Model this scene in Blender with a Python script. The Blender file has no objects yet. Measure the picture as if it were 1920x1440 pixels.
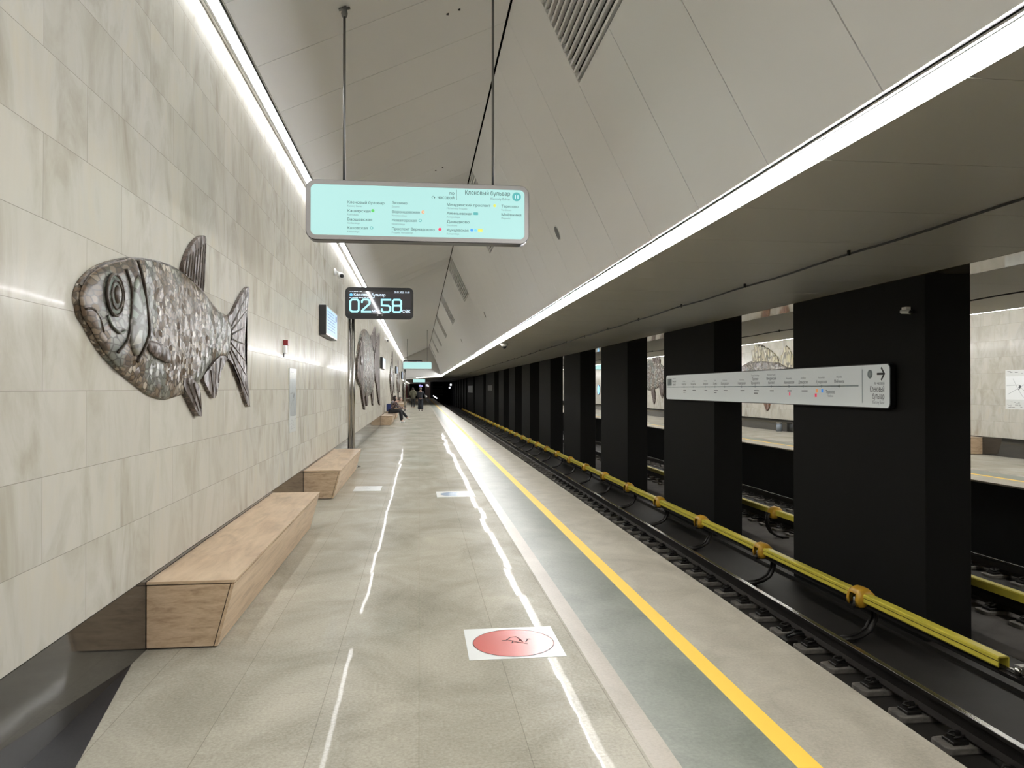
import bpy, bmesh, math, random
import numpy as np
from mathutils.geometry import delaunay_2d_cdt
from mathutils import Vector, Matrix
random.seed(7)
PI = math.pi
sc = bpy.context.scene
COL = sc.collection

# ------------------------------------------------------------------ camera
cd = bpy.data.cameras.new('camera'); cam = bpy.data.objects.new('camera', cd); COL.objects.link(cam)
cd.sensor_fit = 'HORIZONTAL'; cd.sensor_width = 36.0; cd.lens = 36.0 * 1430 / 1920
cam.location = (0, 0, 1.65)
cam.rotation_euler = (PI / 2 + math.atan(9 / 1430), 0, -math.atan(174 / 1430))
cd.clip_end = 600
sc.camera = cam

# ------------------------------------------------------------------ world, exposure, cycles
w = bpy.data.worlds.new('world'); sc.world = w; w.use_nodes = True
w.node_tree.nodes['Background'].inputs[0].default_value = (0.0, 0.0, 0.0, 1)
sc.view_settings.view_transform = 'Standard'; sc.view_settings.look = 'None'
sc.view_settings.gamma = 1; sc.view_settings.use_curve_mapping = False
sc.view_settings.exposure = 0.20
cy = sc.cycles
cy.use_denoising = True; cy.max_bounces = 8; cy.diffuse_bounces = 5; cy.glossy_bounces = 5
cy.sample_clamp_indirect = 6; cy.caustics_reflective = False; cy.caustics_refractive = False
cy.use_light_tree = True
STRIP_LEFT = 23.0      # emission of the fluorescent strip above the marble wall
STRIP_RIGHT = 24.0     # emission of the strip along the track soffit
SIDE_FILL = 240.0      # added fill: lens side face boosted to brighten vault and wall
H0 = 1.65              # eye height, only used as a datum for heights
MIR = 12.36            # the far half of the hall mirrors the near one: x -> MIR - x
Y0, Y1 = -9.0, 131.0

# ------------------------------------------------------------------ materials
def nodes(m): return m.node_tree.nodes, m.node_tree.links
def mat(name, col, rough=0.5, metal=0.0, spec=0.5, emit=None, estr=0.0, coat=0.0):
    m = bpy.data.materials.new(name); m.use_nodes = True
    b = m.node_tree.nodes['Principled BSDF']
    b.inputs['Base Color'].default_value = (*col, 1)
    b.inputs['Roughness'].default_value = rough; b.inputs['Metallic'].default_value = metal
    b.inputs['Specular IOR Level'].default_value = spec
    b.inputs['Coat Weight'].default_value = coat; b.inputs['Coat Roughness'].default_value = 0.03
    if emit: b.inputs['Emission Color'].default_value = (*emit, 1); b.inputs['Emission Strength'].default_value = estr
    return m
def N(m, t, **kw):
    n = m.node_tree.nodes.new(t)
    for k, v in kw.items():
        if hasattr(n, k): setattr(n, k, v)
        else: n.inputs[k].default_value = v
    return n
def L(m, a, b): m.node_tree.links.new(a, b)
def math_(m, op, a, b=None, clamp=False):
    n = m.node_tree.nodes.new('ShaderNodeMath'); n.operation = op; n.use_clamp = clamp
    for i, v in enumerate((a, b)):
        if v is None: continue
        if isinstance(v, (int, float)): n.inputs[i].default_value = v
        else: L(m, v, n.inputs[i])
    return n.outputs[0]
def mix(m, fac, a, b, mode='MIX'):
    n = m.node_tree.nodes.new('ShaderNodeMix'); n.data_type = 'RGBA'; n.blend_type = mode
    for i, v in ((0, fac), (6, a), (7, b)):
        if isinstance(v, (int, float)): n.inputs[i].default_value = v
        elif isinstance(v, tuple): n.inputs[i].default_value = (*v, 1)
        else: L(m, v, n.inputs[i])
    return n.outputs[2]
def ramp(m, fac, stops):
    n = m.node_tree.nodes.new('ShaderNodeValToRGB'); e = n.color_ramp.elements
    while len(e) < len(stops): e.new(0.5)
    for i, (p, c) in enumerate(stops): e[i].position = p; e[i].color = (*c, 1)
    L(m, fac, n.inputs[0]); return n.outputs[0]
def coords(m): return N(m, 'ShaderNodeTexCoord').outputs['Object']
def mapped(m, vec, scale=(1, 1, 1), loc=(0, 0, 0), rot=(0, 0, 0)):
    n = N(m, 'ShaderNodeMapping'); n.inputs['Scale'].default_value = scale
    n.inputs['Location'].default_value = loc; n.inputs['Rotation'].default_value = rot
    L(m, vec, n.inputs['Vector']); return n.outputs[0]
def noise(m, vec, scale, detail=4, rough=0.55, dist=0.0):
    n = N(m, 'ShaderNodeTexNoise'); n.inputs['Scale'].default_value = scale; n.inputs['Detail'].default_value = detail
    n.inputs['Roughness'].default_value = rough; n.inputs['Distortion'].default_value = dist
    L(m, vec, n.inputs['Vector']); return n.outputs['Fac']
def tilt(m, cell, amount, bumpfac=None, bstr=0.1, bdist=0.01):
    """slightly uneven laying: every slab has its own small tilt"""
    wn = N(m, 'ShaderNodeTexWhiteNoise'); wn.noise_dimensions = '3D'; L(m, cell, wn.inputs['Vector'])
    v = N(m, 'ShaderNodeVectorMath', operation='SUBTRACT'); L(m, wn.outputs['Color'], v.inputs[0]); v.inputs[1].default_value = (0.5, 0.5, 0.5)
    s = N(m, 'ShaderNodeVectorMath', operation='SCALE'); L(m, v.outputs[0], s.inputs[0]); s.inputs['Scale'].default_value = amount
    if bumpfac is not None:
        bp = N(m, 'ShaderNodeBump'); bp.inputs['Strength'].default_value = bstr; bp.inputs['Distance'].default_value = bdist
        L(m, bumpfac, bp.inputs['Height']); base = bp.outputs[0]
    else: base = N(m, 'ShaderNodeNewGeometry').outputs['Normal']
    a = N(m, 'ShaderNodeVectorMath', operation='ADD'); L(m, base, a.inputs[0]); L(m, s.outputs[0], a.inputs[1])
    nn = N(m, 'ShaderNodeVectorMath', operation='NORMALIZE'); L(m, a.outputs[0], nn.inputs[0]); return nn.outputs[0]
def cellvec(m, vec, sx, sy, sz):
    d = N(m, 'ShaderNodeVectorMath', operation='DIVIDE'); L(m, vec, d.inputs[0]); d.inputs[1].default_value = (sx, sy, sz)
    f = N(m, 'ShaderNodeVectorMath', operation='FLOOR'); L(m, d.outputs[0], f.inputs[0]); return f.outputs[0]

def polished(m, kA, rA, kB, rB):
    """worn polished stone: matt body, a faint sharp reflection and a wider sheen, both rising at grazing angles"""
    nt = m.node_tree; b = nt.nodes['Principled BSDF']; out = nt.nodes['Material Output']
    b.inputs['Specular IOR Level'].default_value = 0.0; b.inputs['Roughness'].default_value = 1.0
    for l in list(b.inputs['Roughness'].links): nt.links.remove(l)
    nl = b.inputs['Normal'].links; ns = nl[0].from_socket if nl else None
    fr = N(m, 'ShaderNodeFresnel'); fr.inputs['IOR'].default_value = 1.5; prev = b.outputs[0]
    for k, r in ((kB, rB), (kA, rA)):
        g = N(m, 'ShaderNodeBsdfGlossy'); g.inputs['Roughness'].default_value = r; g.inputs['Color'].default_value = (1, 1, 1, 1)
        if ns: L(m, ns, g.inputs['Normal'])
        mx = N(m, 'ShaderNodeMixShader'); L(m, math_(m, 'MULTIPLY', fr.outputs[0], k), mx.inputs[0]); L(m, prev, mx.inputs[1]); L(m, g.outputs[0], mx.inputs[2]); prev = mx.outputs[0]
    L(m, prev, out.inputs['Surface']); return m

def marble(name='cream marble', warm=0.0):
    m = mat(name, (0.5, 0.5, 0.5), 0.12); b = m.node_tree.nodes['Principled BSDF']
    co = coords(m)
    sw = N(m, 'ShaderNodeSeparateXYZ'); L(m, co, sw.inputs[0])
    cb = N(m, 'ShaderNodeCombineXYZ'); L(m, sw.outputs['Y'], cb.inputs[0])
    L(m, math_(m, 'SUBTRACT', sw.outputs['Z'], 0.455), cb.inputs[1])
    br = N(m, 'ShaderNodeTexBrick'); L(m, cb.outputs[0], br.inputs['Vector'])
    br.inputs['Scale'].default_value = 1; br.inputs['Brick Width'].default_value = 0.93; br.inputs['Row Height'].default_value = 0.395
    br.inputs['Mortar Size'].default_value = 0.0016; br.inputs['Mortar Smooth'].default_value = 0.0
    br.offset = 0.5; br.inputs['Color1'].default_value = (0, 0, 0, 1); br.inputs['Color2'].default_value = (1, 1, 1, 1)
    br.inputs['Mortar'].default_value = (0.5, 0.5, 0.5, 1)
    # veins run mostly upwards, each slab shifted
    sh = N(m, 'ShaderNodeVectorMath', operation='SCALE'); L(m, br.outputs['Color'], sh.inputs[0]); sh.inputs['Scale'].default_value = 7.0
    ad = N(m, 'ShaderNodeVectorMath', operation='ADD'); L(m, co, ad.inputs[0]); L(m, sh.outputs[0], ad.inputs[1])
    v1 = noise(m, mapped(m, ad.outputs[0], (1, 1.7, 0.8)), 1.5, 7, 0.6, 1.0)
    v2 = noise(m, mapped(m, ad.outputs[0], (1, 5, 1.0)), 1.6, 4, 0.6, 0.6)
    c1 = ramp(m, v1, [(0.30, (0.305, 0.28, 0.22)), (0.42, (0.40, 0.38, 0.325)), (0.54, (0.475, 0.46, 0.41)), (0.70, (0.495, 0.46, 0.375))])
    c2 = mix(m, 0.10, c1, ramp(m, v2, [(0.35, (0.26, 0.21, 0.14)), (0.62, (0.54, 0.51, 0.45))]))
    big = noise(m, co, 0.45, 2)
    c3 = mix(m, ramp(m, big, [(0.42, (0, 0, 0)), (0.60, (0.35, 0.35, 0.35))]), c2, (0.50, 0.47, 0.385))
    c4 = mix(m, math_(m, 'MULTIPLY', br.outputs['Color'], 0.26), c3, (0.33, 0.31, 0.255))
    c5 = mix(m, br.outputs['Fac'], c4, (0.26, 0.245, 0.205))
    L(m, c5, b.inputs['Base Color'])
    nrm = tilt(m, cellvec(m, cb.outputs[0], 0.93, 0.395, 1), 0.004, noise(m, co, 1.4, 3), 0.06, 0.02)
    L(m, nrm, b.inputs['Normal']); b.inputs['Roughness'].default_value = 0.075
    b.inputs['Specular IOR Level'].default_value = 0.20
    return m

def stone(name, lo, hi, tile=(0.5, 0.9), rough=0.14, grain=60, phase=(0, 0), tl=0.005, blotch=1.2, groove=0.0018, dark=0.42, spec=0.5):
    m = mat(name, hi, rough, spec=spec); b = m.node_tree.nodes['Principled BSDF']; co = coords(m)
    g = noise(m, mapped(m, co, (1, 1, 1)), grain, 3, 0.7)
    bl = noise(m, mapped(m, co, (1.0, 0.8, 1)), blotch, 5, 0.62, 0.7)
    f = math_(m, 'ADD', math_(m, 'MULTIPLY', g, 0.40), math_(m, 'MULTIPLY', bl, 0.60))
    c = ramp(m, f, [(0.36, lo), (0.62, hi)])
    sx = N(m, 'ShaderNodeSeparateXYZ'); L(m, co, sx.inputs[0])
    px = math_(m, 'ADD', sx.outputs['X'], phase[0]); py = math_(m, 'ADD', sx.outputs['Y'], phase[1])
    fx = math_(m, 'FLOORED_MODULO', px, tile[0]); fy = math_(m, 'FLOORED_MODULO', py, tile[1])
    gx = math_(m, 'LESS_THAN', math_(m, 'MINIMUM', fx, math_(m, 'SUBTRACT', tile[0], fx)), groove)
    gy = math_(m, 'LESS_THAN', math_(m, 'MINIMUM', fy, math_(m, 'SUBTRACT', tile[1], fy)), groove * 0.8)
    gr = math_(m, 'MAXIMUM', gx, math_(m, 'MULTIPLY', gy, 0.55))
    cb = N(m, 'ShaderNodeCombineXYZ'); L(m, px, cb.inputs[0]); L(m, py, cb.inputs[1])
    cell = cellvec(m, cb.outputs[0], tile[0], tile[1], 1)
    wn = N(m, 'ShaderNodeTexWhiteNoise'); L(m, cell, wn.inputs['Vector'])
    c = mix(m, math_(m, 'MULTIPLY', wn.outputs['Value'], 0.16), c, lo)
    c = mix(m, math_(m, 'MULTIPLY', gr, dark), c, (0.08, 0.07, 0.055))
    L(m, c, b.inputs['Base Color'])
    r = math_(m, 'ADD', math_(m, 'MULTIPLY', bl, 0.06), rough - 0.03, True); L(m, r, b.inputs['Roughness'])
    L(m, tilt(m, cell, tl, noise(m, mapped(m, co, (1, 1, 1)), 2.6, 2), 0.05, 0.015), b.inputs['Normal'])
    return m

def wood():
    m = mat('pale oak veneer', (0.5, 0.35, 0.22), 0.36); b = m.node_tree.nodes['Principled BSDF']; co = coords(m)
    # grain follows the length of each board; the end boards are laid across
    n1 = noise(m, mapped(m, co, (3.2, 1.1, 16)), 1.6, 6, 0.6, 0.6)
    n2 = noise(m, mapped(m, co, (18, 1.6, 70)), 1.5, 3, 0.6)
    st = N(m, 'ShaderNodeTexWhiteNoise'); L(m, cellvec(m, co, 0.137, 0.55, 2), st.inputs['Vector'])
    c = ramp(m, n1, [(0.3, (0.31, 0.215, 0.13)), (0.5, (0.53, 0.40, 0.26)), (0.72, (0.66, 0.52, 0.365))])
    c = mix(m, 0.28, c, ramp(m, n2, [(0.3, (0.30, 0.19, 0.11)), (0.7, (0.66, 0.48, 0.33))]))
    c = mix(m, math_(m, 'MULTIPLY', st.outputs['Value'], 0.12), c, (0.60, 0.38, 0.25))
    L(m, c, b.inputs['Base Color'])
    bp = N(m, 'ShaderNodeBump'); bp.inputs['Strength'].default_value = 0.08; L(m, n2, bp.inputs['Height']); L(m, bp.outputs[0], b.inputs['Normal'])
    return m

def mosaic(name, cols, cw=0.07, ch=0.05, tiltamt=0.36, teal=True, band=None, rough=0.34):
    """glass and stone mosaic: little tesserae with dark joints, each catching the light its own way"""
    m = mat(name, cols[1], rough, 0.0, 0.22 if rough < 0.4 else 0.12); b = m.node_tree.nodes['Principled BSDF']; co = coords(m)
    ds = noise(m, co, 3.0, 3)
    v = mapped(m, co, (1 / cw, 1 / cw, 1 / ch))
    vo = N(m, 'ShaderNodeTexVoronoi'); vo.inputs['Scale'].default_value = 1; L(m, v, vo.inputs['Vector'])
    ve = N(m, 'ShaderNodeTexVoronoi'); ve.feature = 'DISTANCE_TO_EDGE'; ve.inputs['Scale'].default_value = 1; L(m, v, ve.inputs['Vector'])
    sp = N(m, 'ShaderNodeSeparateColor'); L(m, vo.outputs['Color'], sp.inputs[0])
    c = ramp(m, sp.outputs[0], [(0.0, cols[0]), (0.45, cols[1]), (0.8, cols[2]), (1.0, cols[3])])
    big = noise(m, co, 1.3, 4)
    c = mix(m, math_(m, 'MULTIPLY', big, 0.5), c, cols[0])
    if teal: c = mix(m, math_(m, 'MULTIPLY', math_(m, 'GREATER_THAN', noise(m, co, 2.1, 2), 0.53), 0.30), c, (0.16, 0.25, 0.24))
    joint = math_(m, 'LESS_THAN', ve.outputs['Distance'], 0.10)
    c = mix(m, math_(m, 'MULTIPLY', joint, 0.75), c, (0.035, 0.028, 0.02))
    L(m, c, b.inputs['Base Color'])
    s = N(m, 'ShaderNodeVectorMath', operation='SUBTRACT'); L(m, vo.outputs['Color'], s.inputs[0]); s.inputs[1].default_value = (0.5, 0.5, 0.5)
    k = N(m, 'ShaderNodeVectorMath', operation='SCALE'); L(m, s.outputs[0], k.inputs[0]); k.inputs['Scale'].default_value = tiltamt
    g = N(m, 'ShaderNodeNewGeometry'); a = N(m, 'ShaderNodeVectorMath', operation='ADD'); L(m, g.outputs['Normal'], a.inputs[0]); L(m, k.outputs[0], a.inputs[1])
    nn = N(m, 'ShaderNodeVectorMath', operation='NORMALIZE'); L(m, a.outputs[0], nn.inputs[0]); L(m, nn.outputs[0], b.inputs['Normal'])
    return m

def grimy(name, col, rough=0.6, metal=0.0, amt=0.5, scale=3.0, dirt=(0.012, 0.010, 0.008), spec=0.5):
    m = mat(name, col, rough, metal, spec); b = m.node_tree.nodes['Principled BSDF']; co = coords(m)
    f = noise(m, co, scale, 6, 0.65, 0.4)
    L(m, mix(m, math_(m, 'MULTIPLY', ramp(m, f, [(0.38, (0, 0, 0)), (0.68, (1, 1, 1))]), amt), col, dirt), b.inputs['Base Color'])
    bp = N(m, 'ShaderNodeBump'); bp.inputs['Strength'].default_value = 0.25; bp.inputs['Distance'].default_value = 0.004
    L(m, noise(m, co, 90, 2), bp.inputs['Height']); L(m, bp.outputs[0], b.inputs['Normal'])
    return m

M = {}
M['marble'] = polished(marble(), 0.018, 0.03, 0.16, 0.2)
M['plinth'] = mat('polished dark granite plinth', (0.030, 0.028, 0.024), 0.06, spec=0.9)
M['floor'] = stone('grey beige polished granite', (0.255, 0.235, 0.185), (0.46, 0.43, 0.355), phase=(0, 0.24), rough=0.085, tl=0.006, spec=0.30); polished(M['floor'], 0.10, 0.03, 0.20, 0.26)
M['band'] = stone('pinkish beige granite band', (0.30, 0.26, 0.205), (0.45, 0.40, 0.33), (3, 0.9), 0.3)
M['green'] = stone('grey green tactile granite', (0.165, 0.18, 0.15), (0.29, 0.305, 0.26), (3, 0.9), 0.34, grain=45, blotch=2.0)
M['edge'] = stone('beige flamed granite edge', (0.34, 0.31, 0.25), (0.54, 0.50, 0.42), (3, 0.9), 0.42, blotch=2.4)
M['yellow_line'] = mat('yellow paint line', (1.0, 0.66, 0.075), 0.45)
M['black_stone'] = stone('black granite floor', (0.012, 0.012, 0.013), (0.035, 0.034, 0.036), (0.6, 0.6), 0.3)
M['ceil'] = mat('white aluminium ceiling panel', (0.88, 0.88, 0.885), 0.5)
M['gable'] = mat('matt pale gable plaster', (0.52, 0.51, 0.48), 0.7)
M['ceilback'] = mat('dark void behind panels', (0.03, 0.03, 0.028), 0.9)
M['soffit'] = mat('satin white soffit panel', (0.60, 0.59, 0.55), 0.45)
M['shade_band'] = mat('shade-black band', (0.0045, 0.0042, 0.0036), 0.7, spec=0.1)  # shade of the recess put into the base colour as near-black
M['lintel'] = mat('polished beige lintel', (0.46, 0.42, 0.35), 0.06, metal=0.75)
M['pier'] = grimy('black painted plaster', (0.0115, 0.0115, 0.0110), 0.7, 0, 0.25, 1.0, spec=0.12)
M['void'] = mat('black concrete', (0.008, 0.008, 0.008), 0.9)
M['bed'] = grimy('black sooty trackbed', (0.024, 0.021, 0.018), 0.6, 0, 0.75, 1.6)
M['slab'] = grimy('brown grey dusty concrete', (0.085, 0.074, 0.067), 0.85, 0, 0.55, 1.5)
M['rail'] = grimy('dark rail steel', (0.035, 0.030, 0.027), 0.45, 0.5, 0.5)
M['railtop'] = mat('polished rail head', (0.46, 0.45, 0.43), 0.22, 1.0)
M['pad'] = grimy('grey concrete pad', (0.24, 0.22, 0.195), 0.7, 0, 0.55, 9)
M['iron'] = grimy('oily iron', (0.03, 0.027, 0.025), 0.4, 0.6, 0.4)
M['yellow'] = grimy('yellow plastic cover', (0.82, 0.70, 0.09), 0.30, 0, 0.14, 5, (0.22, 0.16, 0.03))
M['hood'] = grimy('amber plastic hood', (0.74, 0.42, 0.04), 0.30, 0, 0.25, 9, (0.20, 0.09, 0.02))
M['tube'] = mat('glowing strip diffuser', (0.9, 0.9, 0.9), 0.4, emit=(0.97, 0.98, 1.0), estr=STRIP_LEFT)
M['tube2'] = mat('glowing strip lens', (0.9, 0.9, 0.9), 0.4, emit=(1.0, 0.985, 0.94), estr=STRIP_RIGHT)
M['side_fill'] = mat('added fill glow on strip side', (0.9, 0.9, 0.9), 0.4, emit=(0.97, 0.98, 1.0), estr=SIDE_FILL)  # extra glow on the lens side, added to fill the vault
M['white'] = mat('white enamel', (0.75, 0.75, 0.73), 0.35)
M['alu'] = mat('brushed aluminium', (0.42, 0.41, 0.39), 0.38, 1.0)
M['steel'] = mat('stainless steel', (0.50, 0.48, 0.45), 0.22, 1.0)
M['rod'] = mat('dull steel rod', (0.22, 0.22, 0.22), 0.4, 0.8)
M['blk'] = mat('black plastic', (0.012, 0.012, 0.012), 0.35)
M['frame_grey'] = mat('grey sign rim', (0.36, 0.345, 0.33), 0.4)
M['aqua'] = mat('backlit aqua panel', (0.05, 0.07, 0.07), 0.3, spec=0.25, emit=(0.485, 0.83, 0.79), estr=0.84)
M['ink'] = mat('dark lettering', (0.02, 0.05, 0.05), 0.5)
M['greyink'] = mat('grey lettering', (0.20, 0.33, 0.33), 0.5)
M['teal'] = mat('teal marker', (0.05, 0.20, 0.20), 0.5, emit=(0.12, 0.50, 0.50), estr=0.55)
M['green_m'] = mat('green marker', (0.1, 0.5, 0.1), 0.5, emit=(0.10, 0.50, 0.14), estr=0.5)
M['orange_m'] = mat('orange marker', (0.8, 0.3, 0.1), 0.5, emit=(0.75, 0.32, 0.12), estr=0.5)
M['red_m'] = mat('red marker', (0.8, 0.05, 0.1), 0.5, emit=(0.75, 0.05, 0.13), estr=0.5)
M['blue_m'] = mat('blue marker', (0.05, 0.25, 0.7), 0.5, emit=(0.06, 0.28, 0.72), estr=0.5)
M['sky_m'] = mat('light blue marker', (0.15, 0.5, 0.8), 0.5, emit=(0.16, 0.52, 0.82), estr=0.5)
M['yel_m'] = mat('yellow marker', (0.6, 0.6, 0.1), 0.5, emit=(0.62, 0.62, 0.12), estr=0.5)
M['glass_dark'] = mat('dark glossy screen glass', (0.055, 0.052, 0.058), 0.04, spec=0.8)
M['led'] = mat('lit display digits', (0.3, 0.7, 0.8), 0.5, emit=(0.31, 0.78, 0.88), estr=0.95)
M['ledw'] = mat('lit white display text', (0.7, 0.8, 0.9), 0.5, emit=(0.66, 0.84, 1.0), estr=0.85)
M['screen'] = mat('lit pale blue screen', (0.3, 0.4, 0.6), 0.2, emit=(0.45, 0.64, 0.92), estr=0.72)
M['screen_ink'] = mat('blue screen text', (0.05, 0.15, 0.4), 0.4)
M['wood'] = wood()
M['dark_gap'] = mat('dark plywood edge', (0.03, 0.02, 0.014), 0.6)
M['fish'] = mosaic('brown grey scale mosaic', [(0.09, 0.060, 0.038), (0.175, 0.132, 0.088), (0.27, 0.22, 0.16), (0.56, 0.50, 0.41)], 0.042, 0.040)
M['fish_far'] = mosaic('brown grey coarse mosaic', [(0.10, 0.075, 0.053), (0.19, 0.155, 0.115), (0.30, 0.26, 0.21), (0.55, 0.51, 0.45)], 0.16, 0.09, 0.3, True, None, 0.5)
M['fin_far'] = mosaic('brown coarse fin mosaic', [(0.07, 0.05, 0.04), (0.13, 0.10, 0.085), (0.22, 0.18, 0.16), (0.4, 0.36, 0.33)], 0.1, 0.3, 0.2, False, None, 0.6)
M['fish_head'] = mosaic('brown swirl mosaic', [(0.075, 0.050, 0.032), (0.14, 0.10, 0.067), (0.20, 0.155, 0.108), (0.29, 0.24, 0.18)], 0.085, 0.035, 0.14)
M['fish_fin'] = mosaic('purple brown fin mosaic', [(0.055, 0.038, 0.031), (0.115, 0.085, 0.072), (0.19, 0.15, 0.13), (0.42, 0.38, 0.35)], 0.035, 0.10, 0.3, False)
M['fish_dark'] = mosaic('dark mosaic line', [(0.03, 0.022, 0.016), (0.06, 0.045, 0.032), (0.10, 0.08, 0.06), (0.2, 0.18, 0.15)], 0.05, 0.05, 0.3, False)
M['fish_pale'] = mosaic('pale olive glass mosaic', [(0.11, 0.10, 0.07), (0.18, 0.17, 0.125), (0.24, 0.23, 0.175), (0.33, 0.32, 0.26)], 0.16, 0.12, 0.2)
M['perch'] = mosaic('banded olive brown mosaic', [(0.06, 0.045, 0.03), (0.15, 0.125, 0.09), (0.24, 0.21, 0.16), (0.42, 0.39, 0.32)], 0.12, 0.1, 0.3, False)
M['perch_fin'] = mosaic('straw yellow fin mosaic', [(0.24, 0.20, 0.11), (0.42, 0.38, 0.25), (0.50, 0.45, 0.25), (0.62, 0.58, 0.46)], 0.1, 0.4, 0.3, False)
M['red_fin'] = mosaic('rust fin mosaic', [(0.14, 0.06, 0.03), (0.24, 0.11, 0.06), (0.3, 0.15, 0.09), (0.4, 0.25, 0.16)], 0.08, 0.3, 0.3, False)
M['decal_white'] = mat('white floor sheet', (0.70, 0.71, 0.69), 0.3, spec=0.2)
M['decal_red'] = mat('coral red floor disc', (0.55, 0.115, 0.10), 0.22, spec=0.3)
M['decal_ink'] = mat('dark red outline', (0.06, 0.008, 0.008), 0.6, spec=0.1)
M['decal_blue'] = mat('slate blue floor disc', (0.20, 0.29, 0.43), 0.2)
M['decal_grey'] = mat('grey floor print', (0.28, 0.28, 0.27), 0.3)
M['paper'] = mat('map board white', (0.62, 0.63, 0.60), 0.25)
M['paper_grey'] = mat('map board grey print', (0.36, 0.38, 0.37), 0.3)
M['paper_ink'] = mat('map board dark print', (0.05, 0.055, 0.055), 0.3)
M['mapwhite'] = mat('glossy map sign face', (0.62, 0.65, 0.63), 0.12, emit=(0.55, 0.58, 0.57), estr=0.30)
M['mapline'] = mat('map grey blue line', (0.30, 0.37, 0.39), 0.4)
M['mapink'] = mat('map black print', (0.012, 0.012, 0.012), 0.4)
M['mapgrey'] = mat('map grey print', (0.16, 0.17, 0.17), 0.4)
M['redplastic'] = mat('dark red plastic', (0.22, 0.01, 0.012), 0.35)
M['banner'] = mat('bright red banner', (0.62, 0.02, 0.035), 0.4)
M['pinkstone'] = mat('pinkish stone pier', (0.34, 0.26, 0.22), 0.4)
M['greyslat'] = mat('grey metal slat', (0.10, 0.10, 0.10), 0.5)
M['disc_blue'] = mat('lit blue disc', (0.2, 0.5, 0.8), 0.4, emit=(0.25, 0.62, 0.95), estr=1.0)
M['lamp'] = mat('small lamp', (1, 1, 1), 0.4, emit=(0.9, 0.93, 1.0), estr=1.6)
M['lampv'] = mat('small violet lamp', (0.4, 0.4, 1), 0.4, emit=(0.45, 0.42, 0.9), estr=0.9)
M['glassy'] = mat('pale glass cylinder', (0.22, 0.25, 0.28), 0.15, 0.2)
M['skin'] = mat('skin', (0.50, 0.32, 0.24), 0.5)
M['hair_dark'] = mat('dark brown hair', (0.022, 0.012, 0.010), 0.5)
M['hair_grey'] = mat('greying short hair', (0.13, 0.11, 0.095), 0.7)
M['cloth_navy'] = mat('dark navy cloth', (0.018, 0.020, 0.028), 0.85)
M['cloth_black'] = mat('black cloth', (0.010, 0.010, 0.012), 0.85)
M['cloth_khaki'] = mat('khaki parka', (0.085, 0.082, 0.055), 0.9)
M['cloth_grey'] = mat('grey cloth', (0.17, 0.17, 0.18), 0.9)
M['bag_blue'] = mat('blue backpack cloth', (0.022, 0.035, 0.13), 0.8)
M['shoe_white'] = mat('white shoe', (0.6, 0.6, 0.58), 0.6)
def plaid():
    m = mat('plaid shirt', (0.06, 0.04, 0.04), 0.9); b = m.node_tree.nodes['Principled BSDF']; co = coords(m)
    ck = N(m, 'ShaderNodeTexChecker'); ck.inputs['Scale'].default_value = 14; L(m, co, ck.inputs['Vector'])
    ck.inputs['Color1'].default_value = (0.02, 0.018, 0.022, 1); ck.inputs['Color2'].default_value = (0.20, 0.14, 0.13, 1); L(m, ck.outputs[0], b.inputs['Base Color']); return m
M['plaid'] = plaid()

# ------------------------------------------------------------------ object helpers
def link(name, me, m=None, parent=None, smooth=False):
    o = bpy.data.objects.new(name, me); COL.objects.link(o)
    for x in (m if isinstance(m, (list, tuple)) else [m] if m else []): me.materials.append(x)
    if parent is not None: o.parent = parent
    if smooth: me.polygons.foreach_set('use_smooth', [True] * len(me.polygons))
    return o
def obj(name, bm, m=None, parent=None, smooth=False):
    bmesh.ops.recalc_face_normals(bm, faces=bm.faces)
    me = bpy.data.meshes.new(name); bm.to_mesh(me); bm.free()
    return link(name, me, m, parent, smooth)
def tag(o, label=None, cat=None, group=None, kind=None):
    if label: o['label'] = label
    if cat: o['category'] = cat
    if group: o['group'] = group
    if kind: o['kind'] = kind
    return o
def struct(name, bm, m, **k): return tag(obj(name, bm, m, **k), kind='structure')
def thing(name, loc, label, cat, group=None, rz=0.0):
    o = bpy.data.objects.new(name, None); COL.objects.link(o); o.location = loc; o.rotation_euler = (0, 0, rz)
    o.empty_display_size = 0.1
    return tag(o, label, cat, group)
def children(o): return KIDS.get(o.name, [c for c in bpy.data.objects if c.parent == o])
KIDS = {}
def copy_tree(o, kids, parent=None, parts=True):
    c = o.copy(); COL.objects.link(c)
    if parent is not None: c.parent = parent
    if parts:
        for ch, sub in kids: copy_tree(ch, sub, c)
    return c
def tree(o):
    return [(c, tree(c)) for c in list(o.children)]
def box(bm, x0, x1, y0, y1, z0, z1, mi=0):
    vs = [bm.verts.new(p) for p in ((x0, y0, z0), (x1, y0, z0), (x1, y1, z0), (x0, y1, z0), (x0, y0, z1), (x1, y0, z1), (x1, y1, z1), (x0, y1, z1))]
    for f in ((0, 3, 2, 1), (4, 5, 6, 7), (0, 1, 5, 4), (1, 2, 6, 5), (2, 3, 7, 6), (3, 0, 4, 7)):
        fc = bm.faces.new([vs[i] for i in f]); fc.material_index = mi
    return vs
def bx(*a):
    bm = bmesh.new(); box(bm, *a); return bm
def bevel(bm, w=0.005, seg=2):
    bmesh.ops.bevel(bm, geom=[e for e in bm.edges], offset=w, segments=seg, affect='EDGES', profile=0.6); return bm
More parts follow.
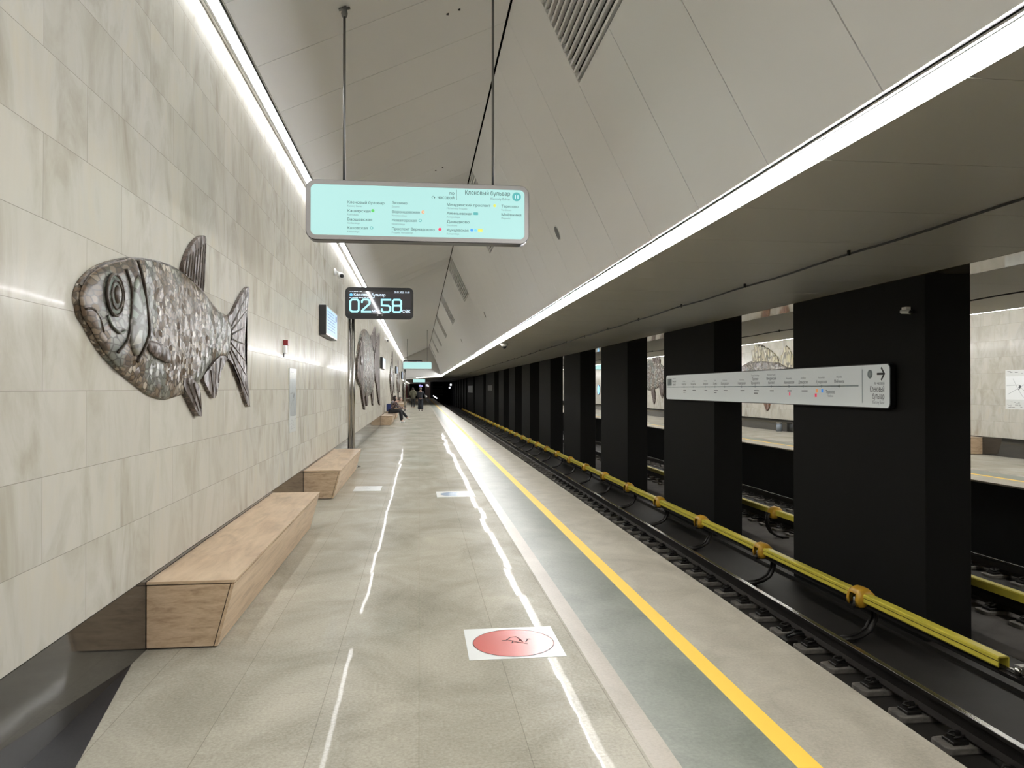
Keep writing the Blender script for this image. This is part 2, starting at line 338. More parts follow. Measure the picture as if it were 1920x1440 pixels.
def prism(bm, pts, mapf, d0, d1, mi=0):
    """polygon pts (a,b) swept from depth d0 to d1; mapf(a,b,d)->xyz"""
    A = [bm.verts.new(mapf(a, b, d0)) for a, b in pts]; B = [bm.verts.new(mapf(a, b, d1)) for a, b in pts]
    n = len(pts)
    f = [bm.faces.new(A), bm.faces.new(B[::-1])] + [bm.faces.new((A[i], B[i], B[(i + 1) % n], A[(i + 1) % n])) for i in range(n)]
    for x in f: x.material_index = mi
    return f
def along_y(a, b, d): return (a, d, b)          # a=x b=z d=y
def up_z(a, b, d): return (a, b, d)
def rrect(w, h, r, n=6):
    out = []
    for cx, cz, a0 in ((w / 2 - r, h / 2 - r, 0), (-w / 2 + r, h / 2 - r, 90), (-w / 2 + r, -h / 2 + r, 180), (w / 2 - r, -h / 2 + r, 270)):
        for i in range(n + 1):
            a = math.radians(a0 + 90 * i / n); out.append((cx + r * math.cos(a), cz + r * math.sin(a)))
    return out
def circle(r, n=24, cx=0, cy=0): return [(cx + r * math.cos(2 * PI * i / n), cy + r * math.sin(2 * PI * i / n)) for i in range(n)]
def tube(bm, pts, r, n=8, cap=True, mi=0):
    pts = [Vector(p) for p in pts]; rs = r if isinstance(r, (list, tuple)) else [r] * len(pts); rings = []
    for i, p in enumerate(pts):
        t = (pts[min(i + 1, len(pts) - 1)] - pts[max(i - 1, 0)]).normalized()
        u = t.orthogonal().normalized() if i == 0 else (u - t * u.dot(t)).normalized()
        v = t.cross(u)
        rings.append([bm.verts.new(p + (u * math.cos(2 * PI * k / n) + v * math.sin(2 * PI * k / n)) * rs[i]) for k in range(n)])
    for a, b in zip(rings, rings[1:]):
        for k in range(n): bm.faces.new((a[k], a[(k + 1) % n], b[(k + 1) % n], b[k])).material_index = mi
    if cap: bm.faces.new(rings[0][::-1]); bm.faces.new(rings[-1])
def strokes(bm, lines, wd, mapf, d=0.0):
    """flat lettering strokes: each polyline becomes a mitred ribbon"""
    for ln in lines:
        P = [Vector(p) for p in ln]; n = len(P); closed = (P[0] - P[-1]).length < 1e-6
        if closed: P = P[:-1]; n -= 1
        Lf, Rt = [], []
        for i in range(n):
            a = P[i - 1] if (i > 0 or closed) else None; b = P[(i + 1) % n] if (i < n - 1 or closed) else None
            d1 = (P[i] - a).normalized() if a is not None else (b - P[i]).normalized()
            d2 = (b - P[i]).normalized() if b is not None else d1
            t = (d1 + d2).normalized(); nn = Vector((-t.y, t.x)); k = wd / 2 / max(0.5, nn.dot(Vector((-d1.y, d1.x))))
            Lf.append(bm.verts.new(mapf(*(P[i] + nn * k), d))); Rt.append(bm.verts.new(mapf(*(P[i] - nn * k), d)))
        for i in range(n if closed else n - 1):
            j = (i + 1) % n; bm.faces.new((Lf[i], Rt[i], Rt[j], Lf[j]))
def plate(bm, pts, mapf, d):
    return bm.faces.new([bm.verts.new(mapf(a, b, d)) for a, b in pts])
FACE_CAM = Matrix(((1, 0, 0, 0), (0, 0, -1, 0), (0, 1, 0, 0), (0, 0, 0, 1)))      # local xy -> world X,Z, facing -Y
FACE_MX = Matrix(((0, 0, -1, 0), (-1, 0, 0, 0), (0, 1, 0, 0), (0, 0, 0, 1)))      # faces -X, reads towards -Y
FACE_PX = Matrix(((0, 0, 1, 0), (1, 0, 0, 0), (0, 1, 0, 0), (0, 0, 0, 1)))        # faces +X, reads towards +Y
FLAT = Matrix.Identity(4)
def glyph_mesh(o):
    """fill the outlines of a text object by the non-zero winding rule (glyphs are drawn with overlapping contours)"""
    e = bpy.data.meshes.new_from_object(o.evaluated_get(bpy.context.evaluated_depsgraph_get()))
    V = [Vector((v.co.x, v.co.y)) for v in e.vertices]; E = [tuple(x.vertices) for x in e.edges]; bpy.data.meshes.remove(e)
    vs, es, fs, _, oe, _ = delaunay_2d_cdt(V, E, [], 0, 1e-6)
    A = np.array([[V[a].x, V[a].y] for a, b in E]); B = np.array([[V[b].x, V[b].y] for a, b in E])
    C = np.array([[sum(vs[i].x for i in f) / 3, sum(vs[i].y for i in f) / 3] for f in fs])
    px, py = C[:, 0][:, None], C[:, 1][:, None]; ax, ay, bx_, by = A[:, 0][None], A[:, 1][None], B[:, 0][None], B[:, 1][None]
    side = (bx_ - ax) * (py - ay) - (px - ax) * (by - ay)
    wn = ((ay <= py) & (by > py) & (side > 0)).sum(1) - ((ay > py) & (by <= py) & (side < 0)).sum(1)
    me = bpy.data.meshes.new('t'); me.from_pydata([(v.x, v.y, 0) for v in vs], [], [list(f) for f, w_ in zip(fs, wn) if w_ != 0]); me.update()
    return me
def lettering(items, m, parent, R, depth, name='lettering', bold=0.0):
    """items: (text, x, y, size, align[, xscale]); one mesh of writing on a plane of the parent"""
    bm = bmesh.new()
    for it in items:
        s, x, y, size, al = it[:5]; xs = it[5] if len(it) > 5 else 1.0
        cu = bpy.data.curves.new('t', 'FONT'); cu.body = s; cu.size = 1.0; cu.align_x = al; cu.resolution_u = 3; cu.fill_mode = 'NONE'; cu.offset = bold * 0.5
        o = bpy.data.objects.new('t', cu); COL.objects.link(o)
        me = glyph_mesh(o)
        me.transform(Matrix.Translation((x, y, depth)) @ Matrix.Diagonal((xs * size, size, 1, 1))); bm.from_mesh(me)
        bpy.data.objects.remove(o); bpy.data.curves.remove(cu); bpy.data.meshes.remove(me)
    bmesh.ops.delete(bm, geom=[v for v in bm.verts if not v.link_faces], context='VERTS')
    bm.transform(R)
    me = bpy.data.meshes.new(name); bm.to_mesh(me); bm.free()
    return link(name, me, m, parent)
def shape(name, parent, m, R, build):
    bm = bmesh.new(); build(bm); bm.transform(R)
    me = bpy.data.meshes.new(name); bm.to_mesh(me); bm.free(); return link(name, me, m, parent)
def flat(a, b, d): return (a, b, d)
ORD = ['nearest', 'second', 'third', 'fourth', 'fifth', 'sixth', 'seventh', 'eighth', 'ninth', 'tenth', 'eleventh', 'twelfth', 'thirteenth', 'fourteenth', 'fifteenth']

# ------------------------------------------------------------------ the hall shell
WX = -1.71                         # face of the marble wall
PZ = 0.455                         # top of the dark plinth
def T(mir): return (lambda x: MIR - x) if mir else (lambda x: x)
def panels(name, p0, p1, y0, y1, mod, phase, m, skew=0.0, gap=0.010, skip=(), mir=False, th=0.02):
    """a run of metal panels between two rails p0,p1=(x,z) with real shadow gaps"""
    t = T(mir); bm = bmesh.new()
    dx, dz = p1[0] - p0[0], p1[1] - p0[1]; l = math.hypot(dx, dz); nx, nz = -dz / l, dx / l
    if nz < 0: nx, nz = -nx, -nz
    k = math.floor((y0 - phase) / mod) - 1; ys = []
    while phase + k * mod < y1: ys.append(phase + k * mod); k += 1
    for a in ys:
        b = a + mod; a2, b2 = max(a, y0), min(b, y1)
        if b2 - a2 < 0.05 or any(s0 - 0.05 < (a2 + b2) / 2 < s1 + 0.05 for s0, s1 in skip): continue
        a2 += gap / 2; b2 -= gap / 2
        Q = [(p0[0], a2, p0[1]), (p1[0], a2 + skew, p1[1]), (p1[0], b2 + skew, p1[1]), (p0[0], b2, p0[1])]
        V = [bm.verts.new((t(x), y, z)) for x, y, z in Q] + [bm.verts.new((t(x + nx * th), y, z + nz * th)) for x, y, z in Q]
        for f in ((0, 1, 2, 3), (4, 7, 6, 5), (0, 4, 5, 1), (1, 5, 6, 2), (2, 6, 7, 3), (3, 7, 4, 0)): bm.faces.new([V[i] for i in f])
    # backing sheet above the panels
    o_ = 0.06 if name == 'lower' else 0.30 if name == 'upper' else 0.10
    V = [bm.verts.new((t(x + nx * o_), y, z + nz * o_)) for x, y, z in ((p0[0], y0, p0[1]), (p1[0], y0, p1[1]), (p1[0], y1, p1[1]), (p0[0], y1, p0[1]))]
    bm.faces.new(V).material_index = 1
    return struct('ceiling', bm, [m, M['ceilback']])

LE = (-1.53, 4.70); RG = (0.975, 5.85); RG2 = (1.0, 5.85); FO = (1.575, 4.65); LO = (2.19, 3.062); SE = 2.37; SZ = 3.005
YV = 77.0                          # the high vault ends here, a low ceiling goes on
BAYS = [(-4.6 + 9.6 * k - 0.0, -2.2 + 9.6 * k) for k in range(0, 9)]
BAYS = [(7.4 + 9.6 * k - 2.4, 7.4 + 9.6 * k) for k in range(-1, 8)]
for mir in (False, True):
    t = T(mir)
    panels('left', LE, RG, Y0, YV, 1.2, 7.45, M['ceil'], mir=mir)
    panels('upper', RG2, FO, Y0, YV, 1.2, 7.4, M['ceil'], mir=mir, skip=BAYS, gap=0.008)
    panels('lower', FO, LO, Y0, YV, 1.2, 7.4, M['ceil'], mir=mir, skew=-0.42)
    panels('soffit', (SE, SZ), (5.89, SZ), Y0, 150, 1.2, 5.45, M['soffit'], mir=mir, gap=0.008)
    # wall with its plinth
    struct('wall_left' if not mir else 'wall_right', bx(*sorted((t(WX), t(WX - 0.25))), Y0, Y1, PZ, 4.98), M['marble'])
    struct('baseboard_left' if not mir else 'baseboard_right', bx(*sorted((t(WX), t(WX - 0.25))), Y0, Y1, -0.02, PZ - 0.004), M['plinth'])
    # aluminium lip at the top of the wall
    struct('trim_1' if not mir else 'trim_2', bx(*sorted((t(WX), t(WX + 0.025))), Y0, YV, 4.70, 4.735), M['alu'])
    struct('trim_3' if not mir else 'trim_4', bx(*sorted((t(LE[0]), t(LE[0] - 0.012))), Y0, YV, 4.695, 4.90), M['alu'])
    struct('shade_strip_8' if not mir else 'shade_strip_9', bx(*sorted((t(2.194), t(2.228))), Y0, Y1, 3.064, 3.075), M['shade_band'])  # dark strip painting in the shade beside the lens
    struct('trim_10' if not mir else 'trim_11', bx(*sorted((t(2.229), t(2.243))), Y0, Y1, 3.052, 3.064), M['white'])
    # closing sheets of the light coves
    struct('ceiling', bx(*sorted((t(WX - 0.1), t(-1.35))), Y0, YV, 4.96, 4.99), M['ceilback'])
    struct('ceiling', bx(*sorted((t(2.18), t(2.42))), Y0, 150, 3.20, 3.22), M['ceilback'])
    # gable closing the vault and the low ceiling behind it
    bm = bmesh.new()
    G = [(WX, 2.57), (2.37, 2.86), (2.37, 3.25), (LO[0], LO[1] + 0.1), (FO[0], FO[1] + 0.1), (0.99, 5.95), (LE[0], LE[1] + 0.25), (WX, 4.95)]
    prism(bm, [(t(a), b) for a, b in G], along_y, YV, YV + 0.2)
    struct('wall_gable', bm, M['gable'])
    bm = bmesh.new(); prism(bm, [(t(WX), 2.57), (t(2.37), 2.86), (t(2.37), 2.95), (t(WX), 2.66)], along_y, YV + 0.2, Y1)
    struct('ceiling', bm, M['ceil'])
    # vault back end behind the camera
    struct('wall_back', bx(*sorted((t(WX - 0.2), t(SE))), Y0 - 0.2, Y0, 0, 6.1), M['marble'])

# polished lintels between the piers
struct('trim_5', bx(5.89, 6.47, Y0, 150, SZ - 0.004, SZ + 0.05), M['lintel'])

# floors
def floor_zone(x0, x1, m, mir, name='floor', y0=Y0, th=0.12):
    t = T(mir); return struct(name, bx(*sorted((t(x0), t(x1))), y0, Y1, -th, 0), m)
for mir in (False, True):
    if not mir:
        bm = bmesh.new()
        pts = [(WX, 4.83), (-1.482, 3.52), (-1.20, 1.9), (-0.6, Y0), (1.016, Y0), (1.016, Y1), (WX, Y1)]
        prism(bm, pts, up_z, -0.12, 0.0); struct('floor', bm, M['floor'])
        bm = bmesh.new(); prism(bm, [(WX, 4.83), (WX, Y0), (-0.6, Y0), (-1.20, 1.9), (-1.482, 3.52)], up_z, -0.12, -0.001); struct('floor', bm, M['black_stone'])
    else: floor_zone(WX, 1.016, M['floor'], True)
    floor_zone(1.016, 1.139, M['band'], mir); floor_zone(1.139, 1.638, M['green'], mir)
    floor_zone(1.638, 1.748, M['yellow_line'], mir, 'trim_6' if not mir else 'trim_7'); floor_zone(1.748, 2.37, M['edge'], mir, th=0.03)
    t = T(mir)
    struct('wall_platform', bx(*sorted((t(2.12), t(2.34))), Y0, Y1, -1.40, -0.031), M['void'])
# trackbed
struct('floor', bx(2.1, 10.2, Y0, 175, -1.46, -1.36), M['bed'])
struct('wall_tunnel', bx(2.3, 10.1, 174, 174.3, -1.5, 3.3), M['void'])
struct('wall_tunnel', bx(2.3, 2.36, 131.3, 174, -1.5, 3.3), M['void'])
struct('wall_tunnel', bx(10.0, 10.06, 131.3, 174, -1.5, 3.3), M['void'])
struct('wall_tunnel', bx(2.37, 9.99, Y0 - 0.25, Y0, -1.5, 3.2), M['void'])
struct('floor', bx(5.86, 6.50, Y0, 150, -1.36, -1.31), M['bed'])        # low kerb carrying the piers
struct('floor', bx(6.60, 8.35, Y0, 150, -1.365, -1.352), M['slab'])
for mir in (False, True):
    t = T(mir)
    struct('floor', bx(*sorted((t(3.35), t(4.22))), Y0, 150, -1.365, -1.345), M['bed'])
# end wall of the platform with its dark opening
for mir in (False, True):
    t = T(mir); bm = bmesh.new()
    for x0, x1, z0, z1 in ((WX, -1.60, 0, 2.9), (1.0, 1.9, 0, 2.9), (-1.60, 1.0, 2.45, 2.9)): box(bm, *sorted((t(x0), t(x1))), Y1, Y1 + 0.3, z0, z1)
    struct('wall_end', bm, M['pinkstone'])
    bm = bmesh.new(); box(bm, *sorted((t(1.9), t(2.36))), Y1, Y1 + 0.3, 0, 3.2); box(bm, *sorted((t(-1.71), t(1.9))), Y1 + 4, Y1 + 4.2, -0.1, 3)
    box(bm, *sorted((t(-1.71), t(1.9))), Y1 + .3, Y1 + 4, 2.5, 2.6); box(bm, *sorted((t(-1.71), t(1.9))), Y1 + .3, Y1 + 4, -.1, 0)
    struct('wall_passage', bm, M['void'])

# ------------------------------------------------------------------ piers
PIERS = [(8.29 + 6.44 * k, 11.47 + 6.44 * k) for k in range(-2, 8)] + [(59.9, 67.6), (70.4, 81.2), (83.4, 94.2)] + [(96.9 + 6.44 * k, 100.1 + 6.44 * k) for k in range(0, 8)]
vis = 0
for i, (a, b) in enumerate(PIERS):
    bm = bx(5.89, 6.47, a, b, -1.31, SZ - 0.004); bevel(bm, 0.006, 1)
    o = obj('pier', bm, M['pier'])
    if b < 7: lab = 'black rectangular pier beside the track behind the viewer, outside the picture on the right'
    elif vis < 14:
        lab = ('widest-looking black pier at the right, carrying the arrow end of the map' if vis == 0 else
               'second black pier from the right, carrying the left map half' if vis == 1 else
               '%s black pier between the tracks, counted from the right' % ORD[vis])
    else: lab = 'narrow distant black pier in the row near the tunnel'
    if b >= 7: vis += 1
    tag(o, lab, 'pier', 'black piers between the two tracks')

# ------------------------------------------------------------------ louvre grilles in the vault
def louver(bays, mir, lab):
    t = T(mir)
    for i, (a, b) in enumerate(bays):
        r = thing('louver_grille', (t(RG2[0]), a, RG2[1]), lab(i), 'ceiling grille', 'louvred grilles along the vault ridge')
        dx, dz = FO[0] - RG2[0], FO[1] - RG2[1]; l = math.hypot(dx, dz); ux, uz = dx / l, dz / l; nx, nz = -uz, ux
        if nz < 0: nx, nz = -nx, -nz
        s = -1 if mir else 1; n = 17
        def P(u, w, y): return (s * (ux * u + nx * w), y - a, uz * u + nz * w)
        fr = bmesh.new()
        for u0, u1, y0, y1 in ((0.0, 0.02, a, b), (l - 0.02, l, a, b), (0, l, a, a + 0.015), (0, l, b - 0.015, b)):
            V = [fr.verts.new(P(u, w_, y)) for w_ in (0, 0.05) for u, y in ((u0, y0), (u1, y0), (u1, y1), (u0, y1))]
            for f in ((0, 1, 2, 3), (4, 5, 6, 7), (0, 1, 5, 4), (1, 2, 6, 5), (2, 3, 7, 6), (3, 0, 4, 7)): fr.faces.new([V[k] for k in f])
        obj('frame', fr, M['ceil'], r)
        cr = bmesh.new()
        for k in range(4):
            y = a + (k + 0.5) * (b - a) / 4
            V = [cr.verts.new(P(u, w_, yy)) for w_ in (0.055, 0.085) for u, yy in ((0, y - .015), (l, y - .015), (l, y + .015), (0, y + .015))]
            for f in ((0, 1, 2, 3), (4, 5, 6, 7), (0, 1, 5, 4), (1, 2, 6, 5), (2, 3, 7, 6), (3, 0, 4, 7)): cr.faces.new([V[k2] for k2 in f])
        obj('cross_rail', cr, M['alu'], r)
        for k in range(n):
            u = 0.03 + (l - 0.06) * (k + 0.5) / n; sl = bmesh.new()
            V = [sl.verts.new(P(u_, w_, y)) for u_, w_ in ((u - .012, 0.0), (u + .012, 0.0), (u + .012, 0.045), (u - .012, 0.045)) for y in (a, b)]
            for f in ((0, 1, 3, 2), (2, 3, 5, 4), (4, 5, 7, 6), (6, 7, 1, 0), (0, 2, 4, 6), (1, 7, 5, 3)): sl.faces.new([V[k2] for k2 in f])
            obj('slat', sl, M['ceil'], r)
louver(BAYS[1:], False, lambda i: 'slatted metal grille in the vault, %s one from the viewer' % (ORD[i]) if i else 'large slatted metal grille at the top of the photo above the right light strip')

# ------------------------------------------------------------------ light strips
def light_strips(mir, side):
    t = T(mir); near = 'near platform' if not mir else 'far platform'
    r = thing('light_strip', (t(-1.63), 0, 4.74), 'long white fluorescent strip along the top of the marble wall of the %s' % near, 'light strip')
    bm = bmesh.new(); y = Y0
    while y < YV - 0.05:
        b = min(y + 2.4, YV); q = -1 if mir else 1; prism(bm, [(q * -0.030, -0.02), (q * 0.045, -0.012), (q * 0.045, 0.0), (q * -0.030, 0.0)], along_y, y + 0.004, b - 0.004); y = b
    obj('diffuser', bm, M['tube'], r)
    q = -1 if mir else 1; bm = bmesh.new(); prism(bm, [(q * a, b) for a, b in ((-0.055, -0.030), (-0.034, -0.030), (-0.034, 0.004), (0.048, 0.004), (0.048, -0.014), (0.056, -0.014), (0.056, 0.08), (-0.055, 0.08))], along_y, Y0, YV)
    obj('housing', bm, M['white'], r)
    r = thing('light_strip', (t(2.30), 0, 3.05), 'wide glowing light strip along the edge of the soffit over the %s' % near, 'light strip')
    bm = bmesh.new(); y = Y0; s = -1 if mir else 1
    while y < Y1 - 0.05:
        b = min(y + 2.33, Y1)
        P = [(-0.045, 0.0), (-0.045, -0.026), (0.0, -0.040), (0.068, -0.045), (0.068, 0.0)]
        fs = prism(bm, [(s * p, q) for p, q in P], along_y, y + 0.004, b - 0.004); fs[2].material_index = 1; y = b
    obj('lens', bm, [M['tube2'], M['side_fill']], r)
    obj('housing', bx(*sorted((-s * 0.03, s * 0.066)), Y0, Y1, 0.002, 0.07), M['alu'], r)
light_strips(False, 0); light_strips(True, 1)

M['lowglow'] = mat('glowing low strip', (0.9, 0.9, 0.9), 0.4, emit=(1.0, 0.97, 0.9), estr=3.5)
r = thing('light_strip', (WX + .08, YV + .3, 2.552), 'short-looking light strip over the left wall under the low far ceiling', 'light strip')
obj('diffuser', bx(-.04, .05, 0, 53, -.02, 0), M['lowglow'], r); obj('housing', bx(-.05, .06, 0, 53, .001, .012), M['white'], r)
r = thing('light_strip', (0.6, YV - .06, 2.80), 'thin light strip across the hall along the lower edge of the gable', 'light strip')
bm = bmesh.new(); prism(bm, [(-.9, -.055), (1.5, .105), (1.5, .135), (-.9, -.02)], along_y, 0, .04); obj('diffuser', bm, M['lowglow'], r)
bm = bmesh.new(); prism(bm, [(-2.25, -.12), (1.5, .14), (1.5, .17), (-2.25, -.08)], along_y, 0, .055); obj('housing', bm, M['alu'], r)

# ------------------------------------------------------------------ benches
def make_bench():
    r = thing('wooden_bench', (WX, 0, 0), '', 'bench', 'wooden benches along the wall')
    ln = 4.18
    def prof(x_in, z0, z1, top=0.545, bot=0.432):
        f = lambda z: bot + (top - bot) * z / 0.43
        return [(0.004, z0), (f(z0) - x_in, z0), (f(z1) - x_in, z1), (0.004, z1)]
    bm = bmesh.new(); prism(bm, prof(0.0, 0.412, 0.43), along_y, 0.0, ln); obj('seat_top', bm, M['wood'], r)
    bm = bmesh.new(); f = lambda z: .432 + .113 * z / .43
    prism(bm, [(f(.012) - .02, .012), (f(.012), .012), (f(.404), .404), (f(.404) - .02, .404)], along_y, 0.0, ln); obj('front_panel', bm, M['wood'], r)
    for y in (0.004, ln - 0.022):
        bm = bmesh.new(); prism(bm, prof(0.026, 0.012, 0.404), along_y, y, y + 0.018); obj('end_panel', bm, M['wood'], r)
    bm = bmesh.new(); prism(bm, prof(0.03, 0.0, 0.4115), along_y, 0.02, ln - 0.02); obj('core', bm, M['dark_gap'], r)
    return r
b0 = make_bench(); bt = tree(b0)
BENCH = [(5.06, 'long oak bench nearest the viewer, against the marble wall'),
         (11.65, 'second oak bench along the left wall, next to the countdown display pole'),
         (34.8, 'third oak bench along the left wall, with two people sitting on it'),
         (41.4, 'oak bench against the left wall just behind the seated people'),
         (63.6, 'small distant oak bench left of the second display pole'),
         (70.2, 'distant oak bench just beyond the second display pole'),
         (92.0, 'distant oak bench in front of the red banner'), (98.6, 'farthest small oak bench at the end of the platform')]
for i, (y, lab) in enumerate(BENCH):
    o = b0 if i == 0 else copy_tree(b0, bt); o.location = (WX, y, 0); o['label'] = lab
for i, (y, lab) in enumerate([(21.8, 'oak bench on the far platform seen to the right of the big pier')]):
    o = copy_tree(b0, bt); o.location = (MIR - WX, y, 0); o.rotation_euler = (0, 0, PI); o['label'] = lab; o['group'] = 'wooden benches on the far platform'

# ------------------------------------------------------------------ fish mosaics
def smooth_loop(P, n=3):
    out = []; k = len(P)
    for i in range(k):
        p0, p1, p2, p3 = (Vector(P[(i + j - 1) % k]) for j in range(4))
        for s in range(n):
            t = s / n; out.append(0.5 * ((2 * p1) + (p2 - p0) * t + (2 * p0 - 5 * p1 + 4 * p2 - p3) * t * t + (3 * p1 - p0 - 3 * p2 + p3) * t ** 3))
    return out
def relief(name, P, h, m, parent, base=0.0, edge=0.02, c=None, sm=3, face=1, X=None):
    """low relief: outline (y,z) rises from the wall to a rounded crown. local x = distance from wall"""
    Q = smooth_loop(P, sm); bm = bmesh.new(); o = parent.location if parent else Vector()
    cx = Vector(c) if c else sum(Q, Vector((0, 0))) / len(Q)
    rings = []
    for t, hh in ((1.0, 0), (1.0, edge), (0.96, edge + 0.35 * h), (0.86, edge + .62 * h), (0.68, edge + 0.82 * h), (0.42, edge + .95 * h), (0.18, edge + h)):
        rings.append([bm.verts.new((face * (base + hh), *((cx + (q - cx) * t) - Vector((o.y, o.z))))) for q in Q])
    n = len(Q)
    for a, b in zip(rings, rings[1:]):
        for k in range(n): bm.faces.new((a[k], a[(k + 1) % n], b[(k + 1) % n], b[k]))
    bm.faces.new(rings[-1]); 
    return obj(name, bm, m, parent, True)
def fin(name, P, th, m, parent, base=0.0, face=1, rays=None, sm=2):
    Q = smooth_loop(P, sm); o = parent.location; bm = bmesh.new()
    A = [bm.verts.new((face * base, q.x - o.y, q.y - o.z)) for q in Q]; B = [bm.verts.new((face * (base + th), q.x - o.y, q.y - o.z)) for q in Q]
    n = len(Q); bm.faces.new(A); bm.faces.new(B[::-1])
    for i in range(n): bm.faces.new((A[i], B[i], B[(i + 1) % n], A[(i + 1) % n]))
    bmesh.ops.triangulate(bm, faces=[f for f in bm.faces if len(f.verts) > 4])
    f_ = obj(name, bm, m, parent)
    if rays:
        bm = bmesh.new()
        for (a, b) in rays: tube(bm, [(face * (base + th), a[0] - o.y, a[1] - o.z), (face * (base + th), b[0] - o.y, b[1] - o.z)], [0.010, 0.004], 6)
        obj('fin_ray', bm, M['fish_dark'], f_)
    return f_
def lerp2(a, b, t): return (a[0] + (b[0] - a[0]) * t, a[1] + (b[1] - a[1]) * t)
BODY = [(4.013, 2.101), (4.035, 2.155), (4.11, 2.221), (4.233, 2.286), (4.403, 2.345), (4.61, 2.398), (4.767, 2.43), (4.986, 2.463), (5.256, 2.487), (5.495, 2.496), (5.707, 2.487), (5.936, 2.461), (6.225, 2.421), (6.457, 2.366), (6.731, 2.31), (7.03, 2.287), (7.162, 2.192), (7.135, 2.07), (7.056, 1.946), (6.731, 1.926), (6.414, 1.835), (6.225, 1.736), (6.068, 1.683), (5.918, 1.666), (5.758, 1.617), (5.559, 1.593), (5.314, 1.583), (5.038, 1.617), (4.838, 1.672), (4.631, 1.731), (4.463, 1.785), (4.326, 1.844), (4.215, 1.908), (4.127, 1.971), (4.059, 2.01), (4.035, 2.052)]
HEAD = [(4.023, 2.102), (4.043, 2.152), (4.117, 2.219), (4.236, 2.283), (4.403, 2.341), (4.61, 2.392), (4.732, 2.417), (4.814, 2.329), (4.886, 2.177), (4.923, 2.018), (4.838, 1.904), (4.721, 1.81), (4.61, 1.743), (4.463, 1.789), (4.329, 1.848), (4.22, 1.913), (4.132, 1.973), (4.064, 2.01), (4.04, 2.052)]
DORSAL = [(5.707, 2.482), (5.741, 2.562), (5.828, 2.652), (5.973, 2.755), (6.165, 2.838), (6.287, 2.857), (6.299, 2.806), (6.287, 2.687), (6.254, 2.529), (6.225, 2.411), (6.048, 2.435), (5.864, 2.465)]
TAIL = [(7.004, 2.285), (7.135, 2.324), (7.357, 2.456), (7.593, 2.582), (7.814, 2.661), (7.833, 2.568), (7.749, 2.383), (7.668, 2.203), (7.655, 2.001), (7.749, 1.802), (7.879, 1.472), (7.655, 1.556), (7.444, 1.726), (7.189, 1.871), (7.03, 1.912), (6.978, 1.943), (7.082, 2.053), (7.135, 2.177)]
ANAL = [(6.225, 1.746), (6.457, 1.834), (6.731, 1.93), (6.978, 1.917), (6.779, 1.808), (6.66, 1.643), (6.568, 1.572), (6.457, 1.601), (6.308, 1.679)]
PELV = [(5.657, 1.707), (5.793, 1.73), (6.048, 1.677), (6.118, 1.541), (6.126, 1.438), (5.992, 1.476), (5.828, 1.579), (5.724, 1.633)]
PECT = [(4.886, 1.943), (5.091, 1.946), (5.256, 1.927), (5.329, 1.872), (5.299, 1.821), (5.145, 1.835), (4.961, 1.874)]
GILL = [(4.744, 2.319), (4.85, 2.209), (4.886, 2.087), (4.886, 1.97), (4.744, 1.846), (4.642, 1.893), (4.631, 2.012), (4.653, 2.151)]
def ell(cy_, cz, a, b, n=16): return [(cy_ + a * math.cos(2 * PI * i / n), cz + b * math.sin(2 * PI * i / n)) for i in range(n)]
f1 = thing('fish_relief', (WX + .0025, 5.6, 1.4), 'large silvery brown mosaic fish on the marble wall nearest the viewer', 'wall relief', 'mosaic fish on the left wall')
relief('body', BODY, 0.032, M['fish'], f1, c=(5.4, 2.05))
hd = relief('head', HEAD, 0.016, M['fish_head'], f1, base=0.030, edge=0.008, c=(4.5, 2.08))
relief('gill_cover', GILL, 0.012, M['fish_pale'], f1, base=0.052, edge=0.006)
ey = relief('eye', ell(4.392, 2.162, 0.115, 0.112), 0.012, M['fish_pale'], f1, base=0.05, edge=0.008)
def ring(name, cy_, cz, a, b, r, x, parent, m, root):
    bm = bmesh.new(); o = root.location; n = 24
    pts = [(x, cy_ + a * math.cos(2 * PI * i / n) - o.y, cz + b * math.sin(2 * PI * i / n) - o.z) for i in range(n + 1)]
    tube(bm, pts, r, 6, False); return obj(name, bm, m, parent, True)
ring('eye_rim', 4.392, 2.162, 0.115, 0.112, 0.009, 0.062, ey, M['fish_dark'], f1); ring('eye_rim', 4.392, 2.162, 0.075, 0.078, 0.006, 0.070, ey, M['fish_dark'], f1)
relief('pupil', ell(4.395, 2.165, 0.042, 0.05), 0.012, M['fish_dark'], f1, base=0.066, edge=0.006)
def contour(name, pts, r, x, m, root):
    bm = bmesh.new(); o = root.location; P = [Vector((p[0], p[1])) for p in pts]; Q = []
    for i in range(len(P) - 1):
        p0, p1, p2, p3 = P[max(i - 1, 0)], P[i], P[i + 1], P[min(i + 2, len(P) - 1)]
        for s in range(6):
            t = s / 6; Q.append(0.5 * ((2 * p1) + (p2 - p0) * t + (2 * p0 - 5 * p1 + 4 * p2 - p3) * t * t + (3 * p1 - p0 - 3 * p2 + p3) * t ** 3))
    Q.append(P[-1]); tube(bm, [(x, q.x - o.y, q.y - o.z) for q in Q], r, 6); return obj(name, bm, m, root, True)
contour('gill_line', [(4.74, 2.41), (4.84, 2.29), (4.91, 2.12), (4.94, 2.0), (4.86, 1.90), (4.74, 1.81)], 0.010, 0.056, M['fish_dark'], f1)
contour('gill_line', [(4.56, 2.33), (4.64, 2.22), (4.63, 2.06), (4.58, 1.93), (4.44, 1.85)], 0.008, 0.058, M['fish_dark'], f1)
contour('cheek_line', [(4.30, 2.04), (4.36, 1.99), (4.47, 1.96), (4.55, 1.98)], 0.008, 0.058, M['fish_pale'], f1)
contour('mouth_line', [(4.05, 2.05), (4.14, 2.06), (4.22, 2.02), (4.27, 1.95)], 0.006, 0.050, M['fish_dark'], f1)
